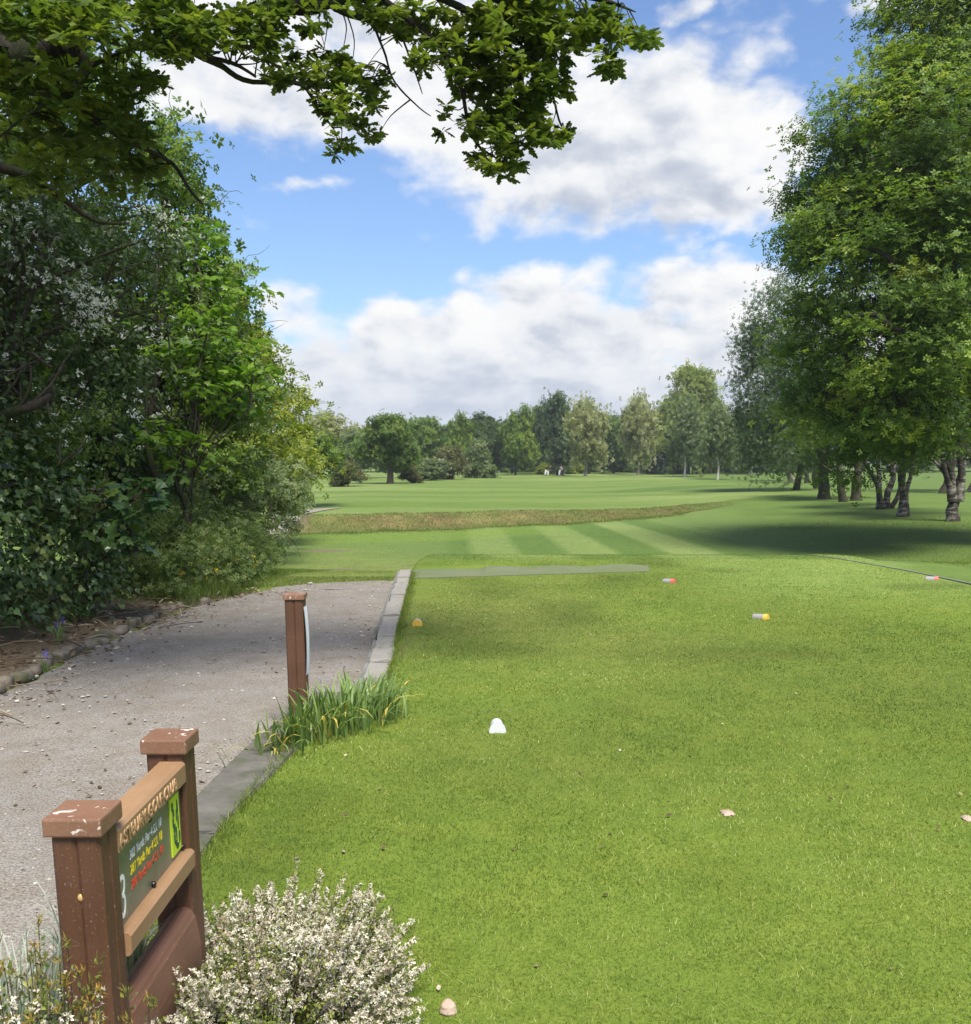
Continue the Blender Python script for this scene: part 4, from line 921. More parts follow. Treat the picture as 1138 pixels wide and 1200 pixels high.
# --- left: overgrown hedge line along the path
def left_side():
    # ivy bank
    bl = [(-4.95, 7.7, .9, 1.0), (-5.0, 8.8, 1.0, 1.05), (-4.55, 9.7, .8, .82), (-4.35, 10.0, .45, .55), (-5.2, 8.3, 1.8, .95), (-4.9, 9.4, 1.6, .85), (-4.5, 10.15, 1.05, .6), (-5.6, 9.0, 2.3, 1.0), (-5.5, 7.0, 1.2, 1.1), (-4.65, 8.9, .5, .75)]
    b = (-5.2, 8.9, NAN)
    tree('ivy_bush', 'dark glossy ivy bank spilling down to the leaf litter on the left of the path', b, (-5.2, 9, 2.4), .09, bl, '', .072, 105, 26, .13, M['ivy_leaf'], M['bark'], T=T_IVY, cat='bush', nlimb=18, up=.35, flat=.8, spread=.5, droop=.8, fill=.15, twigs=30, zmin=.02)
    # hawthorn above
    bl = px_blobs([(150, 300, 62, 11), (90, 350, 75, 10.4), (30, 300, 80, 10.2), (190, 350, 32, 11.5), (60, 240, 75, 11), (135, 420, 48, 10.6), (20, 420, 70, 10), (95, 470, 40, 10.2), (150, 245, 50, 11.5), (200, 300, 30, 12), (-60, 330, 110, 10.5), (165, 455, 30, 10.8)])
    vn = lambda c: float(vnoise(np.array([c[0]+c[1]*.3+40.]), np.array([c[2]+9.]), .55, 31)[0])
    fn = lambda c: (.07+1.5*math.exp(-((c[0]+3.75)/.55)**2))*(c[2] > 1.9)*max(0.002, vn(c)-.5)**1.5
    tree('hawthorn_tree', 'dark hawthorn sprinkled with white blossom, rising behind the ivy bank', (-5.7, 10.6, NAN), (-5.2, 11, 4.6), .13, bl, '', .055, 85, 28, .16, M['hawthorn_leaf'], M['bark'], T=T_OVAL, nlimb=40, up=.4, flat=.6, blossom=(300, .026, fn), twigs=60, fill=.3)
    # bare branch and dead stems at the left edge
    root = empty('dead_branch', (-5.6, 9.3, 1.6), 'bare mossy brown branch reaching in from the left edge above the ivy', 'branch'); G = Geo()
    tube(G, spline([at(-70, 520, 9.3), at(0, 488, 9.0), at(40, 475, 8.9), at(62, 462, 8.9)], 14), np.linspace(.065, .03, 14), 9, rough=.1)
    for (a, b_) in [((62, 462), (64, 440)), ((55, 465), (70, 520)), ((45, 472), (75, 430)), ((20, 480), (35, 425)), ((40, 470), (95, 400)), ((70, 545), (105, 510)), ((0, 470), (25, 430)), ((70, 520), (68, 545)), ((10, 440), (60, 410)), ((60, 430), (30, 412))]:
        limb(G, at(*a, 8.9), at(*b_, 8.85), .016, .005, 7, .06, n=5)
    G.obj('bare_limbs', M['bark'], root)
    # big-leaved sycamore sapling
    bl = px_blobs([(135, 585, 28, 9.9), (165, 605, 22, 9.8), (120, 620, 26, 9.9), (150, 630, 18, 9.8), (165, 575, 16, 10)])
    tree('sycamore_sapling', 'low sycamore with large drooping blue-green leaves above the ivy, right end', (-4.35, 10.3, NAN), (-3.9, 10.2, 1.5), .03, bl, '', .17, 90, 7, .09, M['syc_leaf'], M['twig'], T=T_MAPLE, cat='sapling', nlimb=14, up=.9, flat=.4, spread=.4, droop=.4, fill=.1)
    # bright maple with layered leaves
    bl = px_blobs([(250, 410, 45, 14), (220, 380, 40, 13.5), (275, 425, 32, 14), (220, 440, 40, 13.5), (265, 340, 35, 15), (215, 320, 35, 14.5), (290, 435, 18, 14), (240, 460, 26, 13.8), (230, 280, 28, 15), (185, 500, 26, 13), (285, 470, 22, 14.6), (210, 520, 30, 13.5)])
    tree('maple_tree', 'bright green maple with layered leaves over the bramble bank', (-4.9, 14.2, NAN), (-4.5, 14, 4.8), .1, bl, '', .125, 60, 15, .16, M['maple_leaf'], M['bark'], T=T_MAPLE, nlimb=30, up=1.1, flat=.28, spread=.35, fill=.25, stems=[((-4.9, 14.2, -.1), (-4.4, 14, 4.8), .07), ((-4.3, 13.6, -.1), (-4.0, 13.6, 2.4), .035), ((-4.1, 13.8, -.1), (-4.05, 13.9, 2.2), .025), ((-4.5, 13.9, -.1), (-3.9, 13.5, 2.5), .03)])
    # taller trees along the line, receding
    bl = px_blobs([(222, 300, 38, 18), (248, 345, 30, 19), (200, 245, 40, 17.5), (225, 380, 45, 18), (265, 395, 34, 19), (262, 440, 42, 18), (280, 470, 35, 19), (195, 190, 40, 18), (255, 480, 40, 18), (190, 320, 60, 18.5), (270, 530, 40, 18)])
    tree('leafy_tree', 'tall mid-green tree rising directly behind the bright maple', (-6.6, 18.5, NAN), (-5.8, 18.3, 7), .16, bl, '', .11, 34, 40, .22, M['mid_leaf'], M['bark'], T=T_SPRAY, nlimb=30, twigs=30)
    bl = px_blobs([(276, 352, 20, 25), (290, 405, 24, 26), (275, 400, 32, 25), (310, 450, 20, 26), (300, 480, 33, 25), (316, 425, 11, 26), (290, 450, 40, 25), (325, 520, 30, 25), (272, 325, 13, 25.5), (285, 540, 35, 24.5)])
    tree('young_oak', 'yellow-green oak with bare twig ends at the skyline, beyond the mid-green tree', (-7.2, 25.5, NAN), (-6.2, 25.5, 5.5), .16, bl, '', .13, 22, 34, .26, M['yel_leaf'], M['bark'], T=T_SPRAY, nlimb=26, twigs=70)
    bl = px_blobs([(337, 490, 20, 33), (346, 522, 20, 33), (335, 540, 28, 32), (325, 500, 28, 33), (357, 545, 14, 34), (350, 465, 11, 34)])
    tree('leafy_tree', 'rounded yellow-green tree low on the left, past the oak with bare twigs', (-8.2, 33.5, NAN), (-7.2, 33.5, 3.2), .15, bl, '', .16, 15, 34, .3, M['yel_leaf'], M['bark'], T=T_SPRAY, nlimb=16, twigs=20)
    bl = px_blobs([(372, 530, 17, 46), (382, 545, 13, 47), (365, 550, 16, 46), (360, 515, 15, 47), (388, 535, 8, 48)])
    tree('leafy_tree', 'bright green roundish tree at the far end of the left hedge line', (-9.2, 46.5, NAN), (-8.4, 46.5, 2.4), .15, bl, '', .2, 9, 34, .36, M['mid_leaf'], M['bark'], T=T_SPRAY, nlimb=12)
    # grey-green shrubs where the hedge meets the verge
    bl = px_blobs([(320, 590, 32, 20), (300, 560, 34, 20), (285, 600, 34, 19), (330, 615, 18, 20), (260, 570, 32, 18), (305, 625, 18, 19), (245, 600, 30, 18), (340, 560, 20, 22)])
    tree('grey_shrub', 'grey-green elder shrub bulging onto the verge at the end of the bramble bank', (-5.2, 19.8, NAN), (-4.9, 19.7, 1.5), .05, bl, '', .085, 62, 26, .15, M['grey_leaf'], M['twig'], T=T_SPRAY, cat='shrub', nlimb=26, twigs=50, zmin=-.3)
    bl = px_blobs([(345, 575, 14, 30), (335, 590, 16, 28), (352, 560, 10, 32), (325, 580, 18, 27), (345, 595, 8, 29)])
    tree('grey_shrub', 'smaller grey-green shrub with pale flower heads beyond the elder, by the far path', (-6.8, 29.5, NAN), (-6.4, 29.3, .9), .04, bl, '', .1, 40, 26, .18, M['grey_leaf'], M['twig'], T=T_SPRAY, cat='shrub', nlimb=12, blossom=(40, .03, lambda c: 1.), zmin=-1.)
    # brambles
    bl = [(-3.95, 11.6, .1, .5), (-3.9, 12.3, .15, .62), (-3.85, 13.1, .1, .6), (-3.85, 13.9, .05, .6), (-3.9, 14.8, .02, .6), (-4.0, 15.8, .0, .6), (-4.6, 12.5, .4, .75), (-4.7, 13.8, .35, .8), (-4.7, 15.2, .3, .8), (-4.3, 16.6, .0, .7), (-4.4, 17.6, -.05, .7), (-4.3, 11.3, .2, .5)]
    tree('bramble_bush', 'low tangled bramble bank between ivy and elder, edging the gravel path', (-4.3, 13.6, NAN), (-4.3, 13.6, .5), .01, bl, '', .05, 150, 30, .12, M['bramble'], M['twig'], T=T_SPRAY, cat='bush', nlimb=30, up=.6, twigs=60, zmin=-.1, droop=.2)
    # dark backing trees
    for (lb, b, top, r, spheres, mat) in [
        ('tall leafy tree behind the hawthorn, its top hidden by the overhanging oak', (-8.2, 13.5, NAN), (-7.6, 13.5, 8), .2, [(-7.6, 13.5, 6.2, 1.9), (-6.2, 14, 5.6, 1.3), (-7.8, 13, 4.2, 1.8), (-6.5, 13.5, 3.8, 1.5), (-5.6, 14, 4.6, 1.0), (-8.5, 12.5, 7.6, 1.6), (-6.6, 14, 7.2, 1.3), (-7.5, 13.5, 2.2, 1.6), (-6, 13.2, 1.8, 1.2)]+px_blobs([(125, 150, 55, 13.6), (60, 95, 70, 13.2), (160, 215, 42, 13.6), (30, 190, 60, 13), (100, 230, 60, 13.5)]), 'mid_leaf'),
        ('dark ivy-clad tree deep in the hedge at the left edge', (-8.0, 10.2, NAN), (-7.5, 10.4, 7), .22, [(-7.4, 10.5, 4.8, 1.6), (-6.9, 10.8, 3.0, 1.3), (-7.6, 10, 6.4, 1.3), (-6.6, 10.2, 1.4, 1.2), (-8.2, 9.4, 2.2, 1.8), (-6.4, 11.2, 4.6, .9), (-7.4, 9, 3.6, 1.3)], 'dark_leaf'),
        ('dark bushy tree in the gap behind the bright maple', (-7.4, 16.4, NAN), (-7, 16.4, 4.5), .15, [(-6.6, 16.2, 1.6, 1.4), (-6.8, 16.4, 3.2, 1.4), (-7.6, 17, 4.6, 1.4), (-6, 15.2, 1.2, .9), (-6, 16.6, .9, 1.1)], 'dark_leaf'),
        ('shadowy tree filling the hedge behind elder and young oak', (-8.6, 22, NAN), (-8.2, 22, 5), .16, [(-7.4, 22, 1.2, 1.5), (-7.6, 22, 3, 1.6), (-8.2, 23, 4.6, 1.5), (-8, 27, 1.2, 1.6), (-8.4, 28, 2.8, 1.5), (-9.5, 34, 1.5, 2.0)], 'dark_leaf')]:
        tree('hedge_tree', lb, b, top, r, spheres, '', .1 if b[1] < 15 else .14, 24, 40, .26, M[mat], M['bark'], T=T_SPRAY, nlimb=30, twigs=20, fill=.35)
left_side()

# --- the oak overhanging from the left, trunk out of frame
def overhang():
    base = np.array([-6.1, 5.2, g0(-6.1, 5.2)]); root = empty('oak_tree', base, 'dark oak hanging its leafy bough over the path from beyond the left edge', 'tree')
    G = Geo(); tube(G, spline([base-[0, 0, .2], (-6.0, 5.25, 1.5), (-5.9, 5.3, 3.2), (-5.8, 5.4, 5.2), (-5.5, 5.6, 8), (-5.2, 5.5, 11)], 24), np.linspace(.42, .14, 24), 14, rough=.05); G.obj('trunk', M['oak_bark'], root)
    Gb = Geo(); Gl = Geo(); skel = []
    def bough(pts, r0, r1, n=22):
        P = spline([at(*p) if len(p) == 3 else np.array(p[:3]) for p in pts], n); tube(Gb, P, np.linspace(r0, r1, n), 8, rough=.07); skel.append(P); return P
    # main limb into the picture, thick at the left edge
    bough([(-5.75, 5.4, 4.2, 0), (-60, 72, 6.0), (0, 66, 6.1), (60, 52, 6.2), (130, -15, 6.4), (300, -40, 6.6), (480, -30, 6.8), (620, -16, 6.8), (700, -2, 6.9), (745, 14, 7.0)], .14, .003, 34)
    bough([(40, 52, 6.2), (85, 62, 6.2), (100, 78, 6.2), (85, 105, 6.1), (78, 112, 6.1)], .042, .026)
    bough([(-20, 95, 6.0), (30, 106, 6.1), (78, 114, 6.1), (110, 140, 6.2), (150, 165, 6.4), (200, 190, 6.6), (222, 222, 6.6), (238, 240, 6.6)], .03, .006, 26)
    bough([(180, 30, 6.4), (230, 63, 6.5), (258, 76, 6.6), (290, 95, 6.7), (350, 98, 6.8), (372, 125, 6.8), (390, 150, 6.8)], .026, .006, 26)
    bough([(240, 66, 6.5), (275, 75, 6.6), (300, 90, 6.7)], .016, .008)
    bough([(360, -20, 6.7), (400, 12, 6.8), (440, 25, 6.8), (470, 40, 6.9)], .034, .012)
    bough([(430, 10, 6.8), (450, 60, 6.8), (462, 95, 6.9), (490, 125, 6.9), (505, 136, 6.9)], .009, .003)
    bough([(300, -20, 6.6), (350, 10, 6.7), (395, 0, 6.8), (450, -5, 6.8)], .05, .03)
    bough([(450, 0, 6.8), (510, 50, 6.9), (538, 95, 6.9), (548, 140, 7.0), (560, 170, 7.0), (590, 190, 7.0)], .022, .005, 24)
    bough([(500, -10, 6.9), (560, 20, 6.9), (600, 60, 7), (610, 110, 7), (600, 150, 7), (598, 195, 7)], .024, .005, 24)
    bough([(560, -10, 6.9), (630, 20, 7), (700, 40, 7.1), (745, 40, 7.1), (768, 38, 7.1)], .02, .004, 22)
    bough([(600, 40, 7), (640, 90, 7), (655, 140, 7), (665, 160, 7)], .012, .004)
    bough([(690, 40, 7.1), (715, 65, 7.1), (722, 85, 7.1)], .007, .003)
    bough([(470, 40, 6.9), (485, 80, 6.9), (495, 110, 6.9)], .008, .003)
    bough([(-30, 190, 7), (30, 205, 7.2), (70, 230, 7.4), (110, 258, 7.6), (150, 262, 7.8)], .04, .008, 22)
    bough([(70, 110, 6.1), (40, 130, 6.2), (25, 140, 6.2), (0, 160, 6.2)], .012, .005)
    bough([(110, 140, 6.2), (135, 130, 6.3), (165, 120, 6.4)], .01, .004)
    bough([(100, 80, 6.2), (140, 62, 6.3), (170, 52, 6.4), (200, 60, 6.4)], .014, .005)
    S = np.vstack(skel)
    # leafy shoots, as rosettes of lobed leaves
    reg = [(330, -45, 120, 26, 6.7, 1., 90), (520, -45, 120, 28, 6.8, 1., 110), (660, -25, 60, 22, 6.9, 1., 50), (150, -70, 110, 40, 6.3, 1., 90), (400, -110, 200, 30, 6.8, 1., 90), (60, 15, 90, 34, 5.6, 1.0, 120), (170, 25, 85, 32, 6.2, 1.0, 100), (215, 45, 40, 30, 6.4, 1.0, 34), (20, 95, 60, 30, 5.9, 1.2, 40), (110, 95, 55, 35, 6.3, 1.1, 60), (110, 160, 60, 35, 6.6, 1.1, 60), (60, 150, 60, 40, 6.5, 1.1, 50), (165, 95, 30, 18, 6.6, 1., 18), (165, 150, 20, 16, 6.6, 1., 12), (150, 205, 45, 22, 6.8, 1., 24), (60, 200, 60, 30, 7., 1.1, 34),
           (290, 35, 45, 34, 6.6, 1., 60), (335, 15, 45, 25, 6.7, 1., 44), (325, 75, 32, 22, 6.7, .9, 34), (375, 80, 36, 26, 6.8, .9, 46), (410, 85, 25, 16, 6.8, .9, 26), (440, 105, 20, 22, 6.8, .9, 24), (400, 130, 24, 26, 6.8, .9, 32), (402, 172, 13, 15, 6.8, .85, 14), (437, 155, 9, 13, 6.8, .85, 9), (385, 115, 24, 20, 6.8, .9, 24),
           (470, 20, 36, 22, 6.9, 1., 44), (430, 18, 30, 14, 6.8, 1., 24), (500, 60, 18, 18, 6.9, .9, 16), (490, 78, 8, 8, 6.9, .9, 6), (545, 35, 45, 32, 7, 1., 80), (600, 30, 50, 34, 7, 1.05, 100), (650, 35, 40, 34, 7, 1.05, 76), (560, 85, 34, 30, 7, 1., 64), (610, 90, 38, 32, 7, 1., 76), (650, 95, 22, 24, 7, 1., 34), (580, 135, 28, 24, 7, 1., 46), (620, 130, 20, 18, 7, 1., 22), (600, 165, 28, 18, 7, .95, 40), (648, 155, 18, 15, 7, .95, 20), (585, 192, 20, 12, 7, .9, 20), (602, 200, 10, 9, 7, .9, 9), (560, 182, 10, 12, 7, .9, 9), (695, 25, 28, 16, 7.1, 1., 34), (730, 38, 24, 12, 7.1, .9, 24), (758, 42, 12, 12, 7.1, .9, 12), (715, 78, 20, 10, 7.1, .9, 18), (705, 62, 12, 10, 7.1, .9, 8), (523, 129, 8, 7, 6.9, .9, 6), (665, 160, 6, 12, 7, .9, 6), (520, 150, 9, 5, 7, .9, 3), (555, 150, 14, 16, 7, .9, 14)]
    for (u, v, ru, rv, Y, sc_, n) in reg:
        n = int(n*(.62 if u < 120 and v > 60 else .72 if u < 280 else .62))
        for _ in range(n):
            a = R.random()*2*PI; q = math.sqrt(R.random()); yy = Y+R.normal()*.28
            p = at(u+ru*q*math.cos(a), v+rv*q*math.sin(a), yy)
            d = np.linalg.norm(S-p, axis=1); j = np.argsort(d)[R.integers(3)]
            if d[j] < .5 and R.random() < .45: tube(Gb, spline([S[j], (S[j]+p)/2+R.normal(size=3)*.03+[0, 0, .03], p], 9), np.linspace(.0055, .0018, 9), 4, cap=False)
            ax = nrm(p-S[j]+R.normal(size=3)*.12+np.array([.05, 0, -.02])); m = R.integers(10, 17)
            D = nrm(ax*.5+rdir(m)); N = rdir(m)*.55+np.array([0, 0, .9])+ax*.15
            leaves(Gl, p+D*R.uniform(0, .02, (m, 1)), N, R.uniform(.058, .095, m)*sc_, T_OAK, np.clip(.5+.24*R.normal()+.12*R.normal(size=m), 0, 1), D)
    # unseen crown masses above the frame, added to shade the left hedge
    C, D = shell([(-5.6, 4.6, 9.2, 2.3), (-3.3, 5.2, 9.8, 2.1), (-2.3, 4.4, 11.8, 1.9), (-5, 3, 11.2, 2.3), (-6.6, 6.4, 10, 2.2), (-4.2, 6.8, 11, 2.0), (-7.6, 4.4, 9.5, 2.2), (-5, 5.2, 12.6, 2.2)], 7)
    Gc = Geo(); foliage(Gc, C, D, 24, .42, .2, T_SPRAY); Gc.obj('unseen_shade_crown', M['oak_leaf'], root, False)
    for i in R.choice(len(C), 26, replace=False): limb(Gb, (-5.5, 5.5, R.uniform(6.5, 10.5)), C[i], .07, .02, 8, .06, .05)
    Gb.obj('boughs', M['oak_bark'], root); Gl.obj('leaves', M['oak_leaf'], root, False)
overhang()
# ------------------------------------------------------------------ far trees
def proto(kind):
    R_ = np.random.default_rng(abs(hash(kind)) % 1000 if False else sum(map(ord, kind)))
    H = 10.
    bl, mat, bark, size, k, rc, tr, T, up, droop, flat, per = [], M['mid_leaf'], M['bark'], .4, 84, .6, .22, T_SPRAY, .5, 0., .65, 5.0
    def scatter(n, z0, z1, rfun, r0, r1):
        for _ in range(n):
            z = R_.uniform(z0, z1); w = rfun((z-z0)/(z1-z0)); a = R_.random()*2*PI; q = math.sqrt(R_.random())*w
            bl.append((q*math.cos(a), q*math.sin(a), z, R_.uniform(r0, r1)))
    stems = None; tt = (0, 0, 7.5); nl = 16
    if kind.startswith('round'):
        scatter(20, 3.0, 8.4, lambda f: 3.6*math.sqrt(max(.08, 1-(2*f-.75)**2/2.2)), 1.1, 1.7); mat = {'round_green': M['oak_tree'], 'round_dark': M['far_dark'], 'round_mid': M['far_leaf'], 'round_yellow': M['yel_leaf'], 'round_grey': M['grey_leaf']}[kind]
    elif kind == 'lone':
        scatter(24, 3.4, 8.2, lambda f: 4.3*math.sqrt(max(.1, 1-(2*f-.7)**2/1.9)), 1.0, 1.6); mat = M['far_leaf']; tr = .62; nl = 30; tt = (.2, 0, 6.8)
    elif kind.startswith('bush'):
        scatter(16, .9, 7.5, lambda f: 4.2*math.sqrt(max(.05, 1-f**1.6)), 1.2, 2.0); mat = {'bush_brown': M['brown_leaf'], 'bush_grey': M['grey_leaf'], 'bush_green': M['mid_leaf'], 'bush_yellow': M['yel_leaf'], 'bush_hawthorn': M['grey_leaf']}[kind]; tt = (0, 0, 5)
    elif kind == 'dark_tall':
        scatter(26, 1.6, 9.3, lambda f: 2.6*(1-f**2.2)+.35, .7, 1.2); mat = M['conifer'] if False else M['birch_leaf']; droop = .8; tt = (0, 0, 9); nl = 26
    elif kind == 'holly':
        scatter(24, .8, 9.0, lambda f: 3.4*(1-f)**.8+.3, .8, 1.3); mat = M['conifer']; tt = (0, 0, 8)
    elif kind == 'willow':
        scatter(26, 2.4, 9.0, lambda f: 3.4*math.sin(PI*min(1, .14+.86*f))**.7+.25, .7, 1.25); mat = M['pale_leaf']; bark = M['pale_bark']; k = 56; tt = (.1, 0, 8.8); nl = 60; tr = .26; up = .2; flat = 1.0
    elif kind == 'bare_dome':
        scatter(20, 4.5, 8.6, lambda f: 4.2*math.sqrt(max(.05, 1-f**2)), .8, 1.2); mat = M['pale_leaf']; k = 24; nl = 90; bark = M['pale_bark']
    elif kind == 'poplar':
        for (x, y, z, r) in [(0, 0, 8.9, .8), (.6, .3, 8.2, 1.), (-.7, 0, 8.1, 1.), (1.5, 0, 7.4, 1.), (-1.5, .2, 7.0, 1.1), (0, 0, 7.2, 1.5), (2.2, 0, 6.0, 1.2), (-2.3, 0, 5.6, 1.3), (.7, 0, 5.8, 1.8), (-.8, .3, 5.3, 1.8), (2.6, 0, 4.5, 1.3), (-3.0, 0, 4.2, 1.2), (1.2, -.5, 4.2, 1.8), (-1.3, -.5, 3.8, 1.8), (0, 0, 3.0, 1.7), (2.6, 0, 3.2, 1.1), (-2.8, 0, 3.0, 1.1), (.9, .2, 9.0, .5), (-.5, .2, 9.4, .45)]: bl.append((x, y, z, r))
        mat = M['poplar']; tt = (0, 0, 9); size = .34; k = 100; per = 7
    elif kind == 'birch':
        scatter(26, 2.6, 9.2, lambda f: 2.5*(1-f**1.8)+.4, .6, 1.1); mat = M['grey_leaf']; bark = M['birch_white']; droop = 1.6; flat = 1.4; up = .1; tt = (0, 0, 9); tr = .2; nl = 24; k = 60; size = .34
    root = tree(kind, 'x', (0, 0, 0.0001), tt, tr, bl, kind, size, per, k, rc, mat, bark, T=T, nlimb=nl, up=up, droop=droop, flat=flat, stems=stems, lean=.012,
                blossom=(150, .16, lambda c: max(.02, c[0])) if kind == 'bush_hawthorn' else None)
    b = np.array(bl); return root, float((b[:, 0]+b[:, 3]).max()-(b[:, 0]-b[:, 3]).min()), float((b[:, 2]+b[:, 3]).max())
M['poplar'] = leafmat('poplar_leaf', [(0, (.09, .14, .03)), (.5, (.16, .215, .045)), (1, (.24, .28, .07))], .42)
M['birch_white'] = flat('white_birch_trunk', (.55, .53, .48), .8, .2, .7, 1.6)
_g0 = g0
PROTO = {}
def far(kind, name, u0, u1, vt, vb, label, cat='tree', group=None, Y=None, rz=None):
    if kind not in PROTO:
        globals()['g0'] = lambda x, y: 0.
        PROTO[kind] = list(proto(kind))+[False]; globals()['g0'] = _g0
    p = PROTO[kind]
    u = (u0+u1)/2
    if Y is None:
        z = -.8
        for _ in range(6): q = gp(u, vb, z); z = g0(q[0], q[1])
        Y = float(q[1])
    q = at(u, vb, Y); h = (vb-vt)/CF*Y*(.94 if kind in ('poplar', 'willow', 'birch') else 1); w = (u1-u0)/CF*Y
    if not p[3]: o = p[0]; p[3] = True; o.name = name
    else:
        o = dup(p[0]); o.name = name
        for ch in o.children: ch.name = ch.name.split('.')[0]
    o.location = (float(q[0]), Y, g0(float(q[0]), Y)-.05); s = w/p[1]; o.scale = (s, s, h/p[2]); o.rotation_euler = (0, 0, (R.random()*6.28 if rz is None else rz))
    for key in ('label', 'category', 'group'):
        if key in o: del o[key]
    return tag(o, label, cat, group)
far('bare_dome', 'pale_tree', 360, 424, 487, 562, 'pale domed tree with sky showing through, at the far left of the tree line', Y=150)
far('bush_brown', 'brown_shrub', 388, 428, 540, 570, 'brownish leafless-looking shrub left of the lone dark oak', 'shrub')
far('lone', 'lone_oak', 424, 491, 492, 567, 'lone spreading oak with a thick dark trunk, standing out on the turf', rz=.4)
far('bush_brown', 'olive_shrub', 468, 494, 545, 566, 'olive shrub peeping out right of the lone oak trunk', 'shrub')
far('round_mid', 'far_tree', 472, 522, 496, 562, 'green tree directly behind the white blossoming bush', Y=150)
far('round_grey', 'far_tree', 395, 450, 508, 562, 'soft green tree filling in behind the lone oak, on its left', Y=140)
far('round_green', 'far_tree', 440, 480, 505, 562, 'green tree showing over the crown of the lone oak, right side', Y=150)
far('bush_hawthorn', 'hawthorn_bush', 484, 528, 538, 563, 'grey-green bush with white blossom on its right side', 'bush', rz=0)
far('bush_brown', 'rounded_shrub', 510, 551, 524, 562, 'large rounded olive-brown shrub between blossoming bush and grey-green bush', 'shrub')
far('bush_grey', 'rounded_bush', 542, 578, 519, 560, 'grey-green rounded bush right of the large olive-brown shrub', 'bush')
far('round_green', 'far_tree', 520, 552, 492, 558, 'bright green pointed tree rising behind the olive-brown shrub', Y=175)
far('round_dark', 'far_tree', 545, 596, 491, 558, 'broad dark grey-green tree between pointed tree and white-trunked oak', Y=180)
far('round_green', 'white_trunk_oak', 582, 626, 484, 557, 'yellowish green oak with a whitened trunk foot, middle of the tree line', rz=1.1)
far('round_dark', 'far_tree', 612, 650, 479, 556, 'dark green tree between the white-trunked oak and the tall drooping tree', Y=200)
far('dark_tall', 'drooping_tree', 634, 672, 466, 557, 'tall dark drooping tree left of the first silvery willow')
far('willow', 'silvery_willow', 661, 711, 469, 558, 'first silvery willow, the left one of the pale pair, upright on a single trunk')
far('round_mid', 'far_tree', 700, 738, 492, 556, 'green tree between the two silvery willows', Y=205)
far('willow', 'silvery_willow', 726, 769, 466, 557, 'second silvery willow, the right one of the pale pair, beside the dark holly', rz=2.6)
far('holly', 'holly_tree', 754, 784, 499, 556, 'dark holly between the second silvery willow and the tall poplar')
far('poplar', 'poplar_tree', 767, 846, 432, 556, 'tallest yellow-green poplar of the far tree line', rz=0.)
far('birch', 'birch_tree', 778, 826, 470, 559, 'weeping birch with a white trunk right in front of the tall poplar')
far('birch', 'birch_tree', 820, 862, 478, 562, 'nearest far weeping birch, its black and white trunk standing forward')
far('birch', 'birch_tree', 858, 904, 478, 556, 'weeping birch with a thin white trunk at the right of the poplar group')
far('birch', 'birch_tree', 842, 880, 486, 555, 'slim weeping birch tucked between nearest far birch and the thin white trunk')
far('bush_yellow', 'yellow_shrub', 628, 650, 544, 557, 'yellow-green shrub behind the two golfers, left one', 'shrub', Y=195)
far('bush_yellow', 'yellow_shrub', 663, 684, 543, 557, 'yellow-green shrub between golfers and the first willow trunk', 'shrub', Y=195)
far('bush_brown', 'rusty_shrub', 644, 654, 547, 557, 'small rusty shrub between the two golfers', 'shrub', Y=192)
far('bush_yellow', 'yellow_shrub', 785, 808, 545, 556, 'sunlit yellow-green shrub beneath the poplar', 'shrub', Y=210)
far('bush_yellow', 'yellow_shrub', 822, 840, 546, 556, 'sunlit yellow-green shrub behind the nearest far birch', 'shrub', Y=212)
k = 0
for (kind, u0, u1, vt) in [('round_dark', 470, 530, 512), ('round_mid', 500, 550, 505), ('round_dark', 560, 610, 500), ('round_dark', 590, 650, 498), ('round_mid', 640, 700, 503), ('round_dark', 690, 745, 501), ('round_dark', 735, 790, 505), ('round_mid', 800, 860, 492), ('round_dark', 850, 905, 498), ('round_mid', 890, 950, 490), ('round_dark', 930, 990, 495), ('round_mid', 980, 1040, 492), ('round_dark', 1030, 1090, 500), ('round_mid', 1070, 1135, 496), ('round_dark', 1120, 1190, 498), ('round_mid', 420, 480, 512), ('round_dark', 375, 425, 515), ('round_mid', 350, 395, 508)]:
    far(kind, 'wood_tree', u0, u1, vt, 555, 'tree of the dense dark wood closing the view behind the front row', group='trees of the dense far wood', Y=235+8*(k % 3)); k += 1
for (u0, u1, vt) in [(455, 490, 543), (545, 585, 536), (575, 615, 535), (610, 650, 534), (650, 690, 534), (690, 730, 533), (725, 765, 535), (760, 800, 538), (835, 875, 536), (880, 930, 537), (930, 985, 538), (1040, 1095, 540)]:
    far('bush_green' if (u0 % 2) else 'round_bush', 'undergrowth_bush', u0, u1, vt, 556, 'dark bush of the undergrowth at the foot of the far wood', 'bush', 'undergrowth bushes of the far wood', Y=222) if False else far('bush_green', 'undergrowth_bush', u0, u1, vt, 556, 'bush of the shady undergrowth at the foot of the far wood', 'bush', 'undergrowth bushes of the far wood', Y=222)
